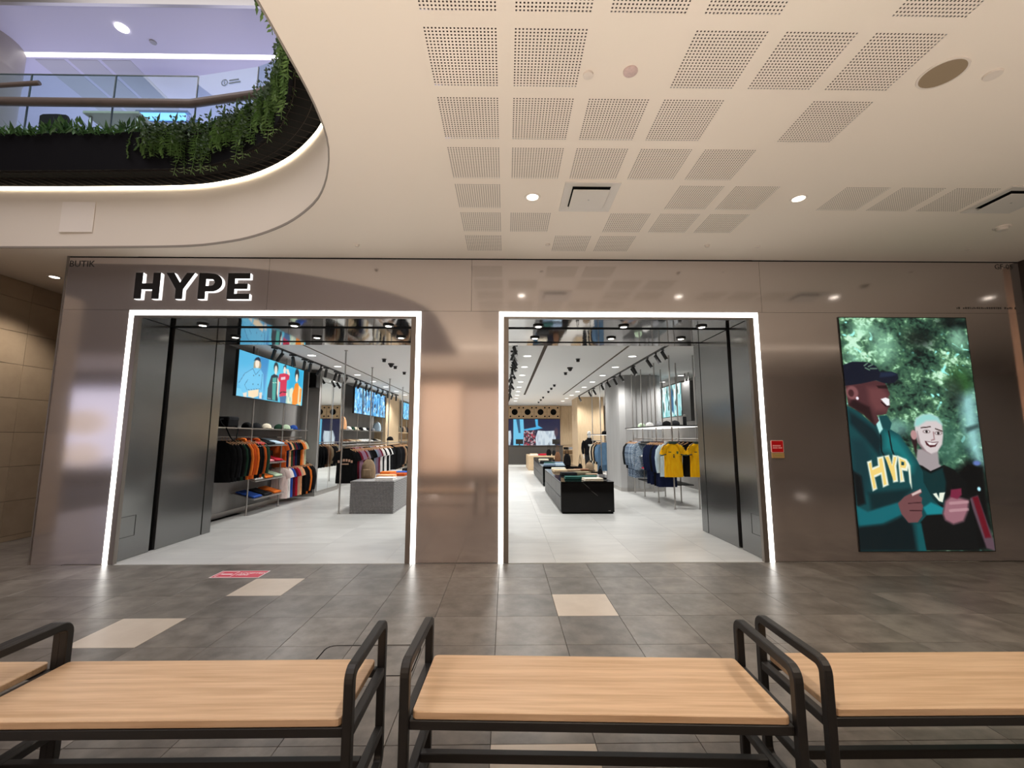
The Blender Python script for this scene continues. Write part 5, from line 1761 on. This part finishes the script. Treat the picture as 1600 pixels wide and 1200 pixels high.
# ================================================================== black marble counters
def counter(x0, x1, y0, y1, h, label, nd):
    t = thing('display_counter', label, 'counter', ((x0 + x1) / 2, (y0 + y1) / 2, 0))
    MB().box(x0 + .012, x1, y0, y1, .03, h - .02).build('body', M_BGLOSS, t, bevel=.003)
    MB().box(x0 + .03, x1 - .02, y0 + .02, y1, 0, .03).build('plinth', M_BLACKM, t)
    MB().box(x0, x1 + .004, y0 - .004, y1, h - .02, h).build('top', M_BGLOSS, t, bevel=.002)
    for r in range(2):
        za, zb = .04 + r * (h - .06) / 2, .04 + (r + 1) * (h - .06) / 2 - .012
        for k in range(nd):
            ya, yb = y0 + .02 + k * (y1 - y0 - .04) / nd, y0 + .02 + (k + 1) * (y1 - y0 - .04) / nd - .008
            MB().box(x0, x0 + .012, ya, yb, za, zb).build('drawer_front', mat('dark lacquer', (0.05, 0.05, 0.053), 0.4, spec=0.2), t)
    # pale vein across the marble end and top
    v = MB()
    for (a, b), (c, d) in [((.42, .60), (.55, .48)), ((.58, .44), (.70, .34)), ((.33, .615), (.40, .60))]:
        p, q = (x0 + a * 1.05, b * h / .62), (x0 + c * 1.05, d * h / .62)
        v.add([(p[0], y0 - .0007, p[1]), (q[0], y0 - .0007, q[1]), (q[0] + .004, y0 - .0007, q[1] + .012), (p[0] + .003, y0 - .0007, p[1] + .006)], [(0, 1, 2, 3)])
    v.build('marble_vein', mat('marble vein', (0.07, 0.07, 0.07), 0.2), t)
    MB().box(x1 - .12, x1 - .075, y0 - .002, y0, .055, .065).build('maker_plate', M_STEEL, t)
    return t


counter(1.105, 2.17, 8.92, 12.5, .625, 'black marble display counter nearest the narrower doorway', 4)
counter(1.165, 2.26, 13.87, 18.4, .612, 'black marble display counter behind the first one', 4)
G1 = 'folded things on the near black counter'
for c, x, y, lb in [('cream', 1.78, 9.12, 'cream folded garment at the front edge of the near black counter'), ('teal', 1.45, 9.5, 'dark green folded garment at the aisle side of the near counter'), ('teal', 1.80, 9.62, 'second dark green folded garment on the near counter, behind the cream one'),
                    ('taupe', 2.03, 10.15, 'taupe printed folded garment on the near counter'), ('charcoal', 1.5, 10.6, 'charcoal folded garment mid-way along the near counter'), ('khaki', 1.85, 10.75, 'khaki folded garment on the near counter'),
                    ('beige', 1.42, 11.5, 'beige folded garment far along the near counter'), ('taupe', 1.75, 11.5, 'taupe folded garment beside the beige one on the near counter'), ('cream', 1.45, 12.15, 'cream folded garment at the far end of the near counter'), ('brown', 2.0, 11.7, 'brown folded garment at the far end of the near counter')]:
    folded(c, (x, y, .625), (0, 0, R(90 + rnd.uniform(-6, 6))), lb, G1, FOLDT)
bx = thing('shoe_box', 'open pale box with dark inside near the front corner of the near counter', 'box', (2.0, 9.3, .625))
MB().box(-.07, .10, -.10, .10, 0, .012).box(-.07, -.062, -.10, .10, .012, .11).box(.092, .10, -.10, .10, .012, .11).box(-.07, .10, .092, .10, .012, .11).build('box', mat('grey card', (0.42, 0.42, 0.43), 0.6), bx, local=True)
MB().box(-.062, .092, -.09, .092, .012, .05).build('contents', CL['charcoal'], bx, local=True)
soft_bag('handbag', 'black', (2.08, 9.75, .625), .12, .10, .20, 'small black pouch at the edge of the near counter', .06)
G2 = 'folded things on the far black counter'
for c, x, y, lb in [('bluegrey', 1.42, 14.3, 'blue-grey folded garment at the front of the far counter'), ('skyblue', 1.75, 14.35, 'pale blue folded garment at the front of the far counter'), ('teal', 1.5, 15.1, 'dark green folded garment on the far counter'),
                    ('bluegrey', 1.8, 15.2, 'second blue-grey folded garment on the far counter'), ('charcoal', 1.45, 16.2, 'charcoal folded garment on the far counter'), ('cream', 1.5, 17.5, 'cream folded garment at the back of the far counter')]:
    folded(c, (x, y, .612), (0, 0, R(90 + rnd.uniform(-6, 6))), lb, G2, FOLDT)
soft_bag('handbag', 'black', (1.98, 14.25, .612), .24, .15, .38, 'black handbag with tall loop on the front of the far counter', .20)
soft_bag('handbag', 'brown', (1.95, 16.6, .612), .22, .14, .36, 'dark brown handbag at the back of the far counter', .26)
# knapsack on a low stand and black tote on a stand beside the far counter
st = thing('plinth_stand', 'low grey plinth beside the near counter carrying bags', 'stand', (2.75, 14.6, 0))
MB().box(2.34, 3.0, 14.2, 15.1, 0, .40).build('body', M_BGLOSS, st, bevel=.004)
MB().box(2.32, 3.02, 14.18, 15.12, .40, .42).build('top', M_BGLOSS, st, bevel=.003)
soft_bag('tote_bag', 'black', (2.44, 14.5, .42), .16, .12, .24, 'black tote with long upright straps on the low plinth', .30)
soft_bag('knapsack', 'taupe', (2.78, 14.7, .42), .28, .20, .27, 'taupe patterned knapsack on the low plinth')

# oak table further back
ot = thing('oak_table', 'pale oak display table with slab sides before the cash desk', 'table', (1.65, 21.7, 0))
MB().box(1.06, 2.5, 20.6, 22.9, .60, .66).build('tabletop', M_WOODT, ot, bevel=.004)
for a in (1.06, 2.26):
    MB().box(a, a + .24, 20.6, 22.9, 0, .6).build('side_slab', M_WOODT, ot, bevel=.004)
for c, x, y, lb in [('red', 1.75, 21.2, 'red folded garment at the front of the oak table'), ('white', 1.35, 21.1, 'white folded garment on the oak table'), ('rose', 1.9, 21.9, 'rose folded garment on the oak table'), ('beige', 1.4, 22.1, 'beige folded garment on the oak table')]:
    folded(c, (x, y, .66), (0, 0, R(90)), lb, 'folded garments on the oak table', FOLDT)
soft_bag('handbag', 'black', (2.05, 20.95, .66), .24, .16, .30, 'black handbag with long loop on the oak table', .30)
soft_bag('handbag', 'charcoal', (2.30, 21.0, .66), .18, .14, .24, 'charcoal handbag beside the black one on the oak table', .14)

# cash desk and rear wall
cd = thing('cash_desk', 'long dark grey cash desk across the rear of the shop', 'counter', (0.5, 24, 0))
MB().box(-2.6, 3.05, 23.5, 24.1, .10, 1.06).build('body', mat('dark grey desk', (0.06, 0.055, 0.05), 0.5), cd)
MB().box(-2.6, 3.05, 23.52, 24.1, 0, .10).build('plinth', mat('white plinth', (0.8, 0.8, 0.78), 0.5), cd)
MB().box(-2.63, 3.08, 23.46, 24.15, 1.06, 1.09).build('top', mat('dark desk top', (0.05, 0.046, 0.043), 0.3), cd)
for i, x in enumerate((0.75, 2.72)):
    t = thing('cash_register_screen', 'black till monitor on the cash desk ' + ('in front of the pale blue picture' if i == 0 else 'at the end by the oak wall'), 'monitor', (x, 23.8, 1.09))
    MB().box(x - .2, x + .2, 23.78, 23.82, 1.16, 1.42).build('screen', M_BLACK, t, bevel=.005)
    MB().box(x - .03, x + .03, 23.79, 23.83, 1.10, 1.18).build('neck', M_BLACK, t)
    MB().box(x - .1, x + .1, 23.72, 23.88, 1.09, 1.10).build('base', M_BLACK, t)
M_SPW = mat('oak speaker box', (0.55, 0.40, 0.25), 0.5, noise=(0.48, 0.34, 0.20), nscale=3, stretch=(1, 10, 10))
def disc(t, x, z, r, y0, y1, nm, m):
    return MB().cyl((x, y0, z), (x, y1, z), r, 20).build(nm, m, t)
for i in range(6):
    x0 = 3.045 - (i + 1) * .725
    cx = x0 + .3625
    t = thing('speaker_box', '%s square oak loudspeaker box over the rear screen, counted from the oak wall' % ORD[i], 'speaker', (cx, 24.8, 2.57), group='loudspeaker boxes over the rear screen')
    MB().box(x0 + .008, x0 + .717, 24.55, 24.757, 2.57, 3.285).build('cabinet', M_SPW, t, bevel=.006)
    disc(t, cx, 2.93, .17, 24.535, 24.56, 'cone', M_BLACKM)
    for dx in (-.24, .24):
        for dz in (-.24, .24):
            disc(t, cx + dx, 2.93 + dz, .045, 24.54, 24.56, 'port', M_BLACKM)
for i in range(5):
    x0 = 3.07 + i * .5
    MB().box(x0 + .003, x0 + .497, 24.76, 24.8, 1.09, 3.29).build('oak_panel', M_WOODL, bpy.data.objects['wall_back'])
# shelf unit low on the oak wall
su = thing('wall_shelf', 'low shelf with dark goods on the oak rear wall beside the cash desk', 'shelf', (3.6, 24.6, 0))
for z in (.55, .82):
    MB().box(3.15, 4.3, 24.4, 24.76, z, z + .03).build('shelf', M_WOODT, su)
for x in (3.15, 4.27):
    MB().box(x, x + .03, 24.4, 24.76, 0, .95).build('side', M_WOODT, su)
for i in range(4):
    folded(['black', 'grey', 'charcoal', 'white'][i], (3.35 + .26 * i, 24.56, .85), (0, 0, 0), '%s folded garment on the low shelf by the cash desk' % ['black', 'grey', 'charcoal', 'white'][i], 'goods on the low rear shelf', FOLDT, sc=(.75, .7, 2.2))

# ================================================================== columns
col1 = tag(MB().prism([(3.28, 12.62), (3.42, 12.48), (4.36, 12.48), (4.5, 12.62), (4.5, 14.3), (3.28, 14.3)], 0, 3.295, 'z').build('pillar_3', M_GREYC), kind='structure')
MB().prism([(3.27, 12.615), (3.415, 12.47), (4.365, 12.47), (4.51, 12.615), (4.51, 14.31), (3.27, 14.31)], 0, .09, 'z').build('plinth', M_STEEL, col1)
for x in (3.74, 4.06):
    MB().box(x - .006, x + .006, 12.474, 12.48, .09, 3.295).build('joint_strip', M_STEEL, col1)
col2 = tag(MB().box(3.17, 4.32, 19.3, 20.9, 0, 3.295).build('pillar_4', M_WOODL), kind='structure')
MB().box(3.165, 4.325, 19.29, 20.9, 0, .08).build('plinth', M_STEEL, col2)

# ================================================================== rack with the yellow jerseys
jr = thing('display_rack', 'steel pole rack with lit shelf carrying yellow jerseys by the deep grey jamb', 'display rack', (3.84, 10.6, 0))
JY = (9.43, 10.42, 11.45, 12.3)
for x in (3.58, 4.11):
    for y in JY:
        MB().cyl((x, y, 0), (x, y, 3.3), .016, 10).cyl((x, y, 0), (x, y, .008), .03, 10).build('pole', M_STEEL, jr, smooth=True)
    MB().cyl((x, 9.2, 1.475), (x, 12.3, 1.475), .0125, 8).build('rail', M_STEEL, jr, smooth=True)
MB().box(3.36, 4.32, 9.35, 12.35, 1.745, 1.77).build('shelf', M_BLACK, jr)
MB().box(3.40, 4.28, 9.39, 12.31, 1.738, 1.745).build('light_panel', mat('shelf led', (1, 1, 1), 0.5, emit=(1, 0.98, 0.92), es=1.3), jr)
for z, y0, y1 in ((1.36, 10.85, 11.35), (1.02, 10.85, 11.35), (.72, 10.85, 11.35)):
    MB().box(3.42, 3.66, y0, y1, z, z + .012).build('side_shelf', M_STEEL, jr)
MB().box(3.40, 4.2, 9.9, 11.4, .44, .462).build('lower_shelf', M_BLACK, jr)

JERSEY = garment_mesh('tshirt', 5)
def jersey(x, y, label):
    o = hang('tshirt', 'yellow', x, y, 1.475, label, 'yellow football jerseys', 0.0, 1.02)
    gm = mat('jersey green', (0.01, 0.03, 0.022), 0.8)
    MB().loft([ring_pts(0, z, w, t, 14, 0, 0) for z, w, t in [(-.02, .094, .021), (0.02, .088, .022), (0.03, .078, .018)]]).build('collar', gm, o, local=True)
    mb = MB()
    for s in (-1, 1):
        mb.tube([(s * .15, -.02, -.235), (s * .27, -.02, -.262)], .009, 6)
        mb.tube([(s * .09, -.024, .005), (s * .14, -.028, -.02), (s * .19, -.028, -.06), (s * .24, -.022, -.14)], .006, 5)
    mb.build('sleeve_trim', gm, o, local=True)
    # crest, number and maker's mark printed on the chest
    MB().prism([(.06, -.17), (.10, -.17), (.10, -.21), (.08, -.235), (.06, -.21)], -.036, -.034).build('crest', mat('jersey crest', (0.10, 0.16, 0.03), 0.7), o, local=True)
    MB().prism([(-.012, -.30), (.012, -.30), (.02, -.28), (.0, -.265), (.02, -.25), (.012, -.235), (-.012, -.235), (-.016, -.25), (.004, -.255), (-.012, -.275)], -.038, -.036).build('chest_number', gm, o, local=True)
    MB().box(-.11, -.05, -.035, -.033, -.195, -.18).build('maker_mark', gm, o, local=True)
    return o


jersey(3.55, 9.34, 'yellow jersey with dark green collar facing the doorway at the end of the lit rack')
jersey(4.10, 9.34, 'yellow jersey half hidden by the deep grey jamb')
run_of([('sweater', 'skyblue'), ('dress', 'navy'), ('dress', 'navy'), ('dress', 'black'), ('jacket', 'navy'), ('dress', 'navy'), ('jacket', 'navy'), ('dress', 'navy')], 3.52, 9.46, 10.45, 1.475, 'the outer rail behind the yellow jersey', 'dark jackets on the lit rack', scale=1.0)
run_of([('jacket', 'lightplaid'), ('dress', 'plaid'), ('jacket', 'lightplaid'), ('dress', 'plaid'), ('jacket', 'plaid'), ('dress', 'plaid'), ('jacket', 'black'), ('jacket', 'charcoal')], 3.50, 11.3, 12.2, 1.475, 'the outer rail near the grey column', 'patterned jackets on the lit rack', scale=.96)
run_of([('jacket', 'black'), ('jacket', 'black'), ('jacket', 'charcoal'), ('jacket', 'navy'), ('jacket', 'black'), ('jacket', 'charcoal')], 4.12, 9.6, 11.0, 1.475, 'the inner rail of the lit rack', 'jackets on the inner rail of the lit rack')
for i, (c, y, z, lb) in enumerate([('charcoal', 11.1, 1.372, 'charcoal folded cap-like bundle on the top side shelf'), ('white', 11.1, 1.032, 'white folded garment on the middle side shelf of the lit rack'), ('rose', 11.1, .732, 'rose folded garment on the lowest side shelf of the lit rack'), ('teal', 10.2, .462, 'dark green folded garment on the lower black shelf of the lit rack')]):
    folded(c, (3.54, y, z), (0, 0, R(90)), lb, 'folded garments on the lit rack', FOLD, sc=(.8, .62, 1))
for i, (c, x, y) in enumerate([('mint', 3.6, 11.6), ('white', 3.62, 11.0), ('grey', 3.66, 10.45), ('black', 3.72, 10.1), ('charcoal', 3.8, 9.8)]):
    cap(c, (x, y, 1.771), R(20 * i), '%s cap on top of the lit rack shelf' % cword(c), 'caps on the lit rack shelf')
tb_ = thing('tumbler', 'dark bottle-shaped tumbler at the end of the lit rack shelf', 'bottle', (4.0, 9.75, 1.77))
MB().lathe([(.035, 0), (.04, .01), (.04, .18), (.03, .2), (.03, .22), (.001, .225)], n=14).build('body', CL['charcoal'], tb_, smooth=True, local=True)
MB().lathe([(.032, .2), (.034, .21), (.034, .245), (.001, .25)], n=14).build('lid', M_STEEL, tb_, smooth=True, local=True)

# rack with denim further back
dr = thing('display_rack', 'steel rack with lit shelf and denim before the oak column', 'display rack', (3.45, 15.9, 0))
for x in (3.25, 3.75):
    for y in (15.0, 16.4):
        MB().cyl((x, y, 0), (x, y, 3.3), .016, 8).build('pole', M_STEEL, dr, smooth=True)
    MB().cyl((x, 14.8, 1.4), (x, 16.6, 1.4), .0125, 8).build('rail', M_STEEL, dr, smooth=True)
MB().box(3.05, 3.95, 14.9, 16.5, 1.60, 1.622).build('shelf', M_BLACK, dr)
MB().box(3.09, 3.91, 14.94, 16.46, 1.593, 1.60).build('light_panel', mat('shelf led', (1, 1, 1), 0.5), dr)
run_of([('jacket', 'denim'), ('dress', 'denim'), ('jacket', 'black'), ('jacket', 'beige'), ('jacket', 'black'), ('jacket', 'cream')], 3.38, 14.95, 16.4, 1.4, 'the denim rack outer rail', 'garments on the denim rack')
run_of([('jacket', 'black'), ('jacket', 'charcoal'), ('jacket', 'black'), ('jacket', 'white')], 3.85, 14.95, 16.0, 1.4, 'the denim rack inner rail', 'garments on the denim rack inner rail')
cap('black', (3.4, 15.1, 1.623), R(30), 'black cap on the denim rack shelf', None)

# dark panel and mirror by the cyan screen, deep pole pair
tag(MB().box(5.0, 5.1, 11.75, 12.3, 1.95, 3.05).box(5.04, 5.06, 11.9, 11.92, 3.05, 3.3).box(5.04, 5.06, 12.15, 12.17, 3.05, 3.3).build('end_panel', mat('end panel', (0.06, 0.058, 0.056), 0.5)), 'dark vertical panel hanging beside the pale cyan screen', 'panel')
wm2 = thing('wall_mirror', 'mirror on the shop side wall behind the jersey rack', 'mirror', (5.59, 10, 0))
MB().box(5.585, 5.6, 8.3, 11.6, .1, 3.1).build('glass', M_MIRROR, wm2)
MB().box(5.58, 5.6, 8.27, 8.3, .08, 3.12).box(5.58, 5.6, 11.6, 11.63, .08, 3.12).build('frame', M_STEEL, wm2)

# ================================================================== shop mannequin
mq = thing('mannequin', 'white mannequin in black hoodie and trousers beside the oak column', 'mannequin', (3.42, 18.0, 0))
def loft_z(rows, n=16, cx=0.0, cy=0.0):
    return MB().loft([[(cx + a * math.cos(2 * math.pi * k / n), cy + b * math.sin(2 * math.pi * k / n), z) for k in range(n)] for z, a, b in rows])
M_MQ = mat('mannequin white', (0.75, 0.73, 0.70), 0.4)
b_ = loft_z([(1.42, .06, .06), (1.50, .055, .058), (1.545, .06, .075), (1.58, .07, .095), (1.64, .076, .105), (1.70, .074, .10), (1.745, .055, .08), (1.765, .02, .03)], 16)
b_.lathe([(.001, 1.615), (.014, 1.62), (.012, 1.65), (.001, 1.66)], (0, -.105, 0), 8)
for s in (-1, 1):
    b_.tube([(s * .26, -.05, .84), (s * .265, -.08, .78), (s * .262, -.09, .73)], .03, 8, rs=[.028, .034, .022], flat=.6)
    for q in range(4):
        b_.tube([(s * .262, -.108 + .018 * q, .74), (s * .262, -.108 + .018 * q, .69), (s * .255, -.10 + .018 * q, .65)], .008, 5)
    b_.tube([(s * .24, -.12, .77), (s * .235, -.135, .73), (s * .236, -.138, .70)], .009, 5)
    b_.tube([(s * .09, .03, .10), (s * .09, -.03, .05), (s * .09, -.13, .03)], .04, 8, flat=.8)
b_.build('body', M_MQ, mq, smooth=True, local=True)
h_ = loft_z([(.82, .19, .13), (.86, .205, .14), (1.0, .20, .14), (1.2, .215, .145), (1.33, .22, .13), (1.40, .17, .11), (1.44, .10, .09), (1.49, .095, .10), (1.50, .07, .08)], 18)
for s in (-1, 1):
    h_.tube([(s * .19, 0, 1.37), (s * .245, .01, 1.25), (s * .27, .02, 1.08), (s * .268, -.03, .92), (s * .26, -.05, .84)], .06, 10, rs=[.07, .075, .065, .055, .04])
h_.build('hoodie', CL['black'], mq, smooth=True, local=True)
MB().box(-.075, .085, -.152, -.146, 1.20, 1.235).box(-.06, .03, -.152, -.146, 1.16, 1.185).build('chest_print', mat('white print', (0.8, 0.8, 0.78), 0.6), mq, local=True)
t_ = MB()
for s in (-1, 1):
    t_.loft([[(s * .095 + a * math.cos(2 * math.pi * k / 12), .01 + a * 1.05 * math.sin(2 * math.pi * k / 12), z) for k in range(12)] for z, a in [(.90, .10), (.75, .105), (.5, .088), (.3, .08), (.1, .075)]])
t_.build('trousers', CL['charcoal'], mq, smooth=True, local=True)
MB().lathe([(.001, 0), (.2, 0), (.2, .012), (.001, .014)], n=24).build('base', M_STEEL, mq, local=True)

# ================================================================== shop ceiling: tracks, spots, downlights
def track(x, y0, y1, label):
    o = MB().box(x - .016, x + .016, y0, y1, 3.268, 3.3).build('lighting_track', M_BLACK, origin=(x, (y0 + y1) / 2, 3.284))
    return tag(o, label, 'track')


track(-4.56, 7.6, 18.6, 'black lighting track over the wall racks')
track(0.17, 7.6, 19.4, 'black lighting track over the aisle beside the central pillar')
track(3.15, 7.6, 18.9, 'black lighting track over the jersey rack')


def spot():
    t = thing('track_spotlight', 'x', 'spotlight')
    MB().box(-.018, .018, -.07, .07, -.03, 0).build('adapter', M_BLACK, t, local=True)
    MB().cyl((0, 0, -.03), (0, 0, -.07), .01, 8).build('stem', M_BLACK, t, local=True)
    h = MB().cyl((-.015, -.0, -.055), (.08, -.05, -.23), .034, 14).build('head', M_BLACK, t, smooth=True, local=True)
    MB().cyl((.0802, -.0501, -.2305), (.0817, -.0508, -.2335), .029, 14).build('lens', M_LENS2, h, local=True)
    return t


sp0 = spot()
used = False
def place_spot(x, y, rz, lb, gr):
    global used
    o = copy_tree(sp0) if used else sp0
    used = True
    o.location = (x, y, 3.268)
    o.rotation_euler = (0, 0, rz)
    tag(o, lb, 'spotlight', gr)


ys = [8.55, 8.85, 9.3, 9.85, 10.15, 10.75, 11.05, 11.7, 11.95, 12.5, 13.3, 13.7, 14.3, 14.8, 15.6, 16.2, 16.9, 17.6, 18.2]
for i, y in enumerate(ys):
    place_spot(-4.56, y, R(180 if i % 2 else 150) + rnd.uniform(-.5, .5), '%s black track spotlight from the doorway over the wall racks' % ORD[i], 'spotlights over the wall racks')
ys = [8.2, 8.8, 9.2, 9.8, 10.2, 10.9, 11.5, 12.2, 12.6, 13.4, 14.0, 14.8, 15.5, 16.3, 17.1, 18.0, 18.9]
for i, y in enumerate(ys):
    place_spot(0.17, y, rnd.uniform(0, 6.28), '%s black track spotlight from the doorway over the aisle' % ORD[i], 'spotlights over the aisle')
ys = [8.6, 9.0, 9.55, 10.6, 10.75, 11.9, 12.6, 13.4, 14.2, 15.6, 16.4, 18.6]
for i, y in enumerate(ys):
    place_spot(3.15, y, rnd.uniform(-.6, .9), '%s black track spotlight from the doorway over the jersey rack' % ORD[i], 'spotlights over the jersey rack')


def rec():
    t = thing('recessed_downlight', 'x', 'downlight')
    MB().lathe([(.09, 0), (.115, 0), (.112, -.008), (.088, -.006), (.088, 0)], n=20, caps=False).build('trim_ring', M_SCEIL, t, local=True)
    MB().lathe([(.001, -.003), (.089, -.003), (.089, .0), (.001, .0)], n=18).build('lens', mat('downlight lens', (1, 1, 1), 0.5, emit=(1, 0.97, 0.92), es=3.0), t, local=True)
    return t


rp = rec()
used2 = False
for x, nm in ((-4.27, 'wall racks'), (.48, 'aisle'), (2.815, 'black counters'), (5.1, 'far side wall')):
    for i in range(10):
        o = copy_tree(rp) if used2 else rp
        used2 = True
        o.location = (x, 8.05 + 1.5 * i, 3.3)
        tag(o, '%s round recessed downlight from the doorway in the row over the %s' % (ORD[i], nm), 'downlight', 'recessed downlights over the ' + nm)
sd = MB().lathe([(.001, -.07), (.035, -.07), (.04, -.055), (.04, -.012), (.055, -.01), (.055, 0), (.001, 0)], n=14).mesh('ceiling_sensor', M_BLACK, smooth=True)
dm = MB().lathe([(.001, -.10), (.03, -.09), (.05, -.06), (.055, -.03), (.075, -.025), (.075, 0), (.001, 0)], n=16).mesh('dome_camera', M_BLACK, smooth=True)
for x, ysn, nm in ((1.66, [9.9, 11.15, 12.0, 14.8, 15.8, 16.9, 19.3, 20.6, 22.0], 'black counters'), (-2.8, [9.98, 10.6, 11.0, 12.0], 'grey block')):
    for i, y in enumerate(ysn):
        d = i == 1
        o = link('dome_camera' if d else 'ceiling_spotlet', dm if d else sd, None, (x, y, 3.3))
        tag(o, ('black dome camera on the ceiling over the ' + nm) if d else '%s small black ceiling cylinder from the doorway over the %s' % (ORD[i], nm), 'camera' if d else 'ceiling lamp', None if d else 'black ceiling cylinders')
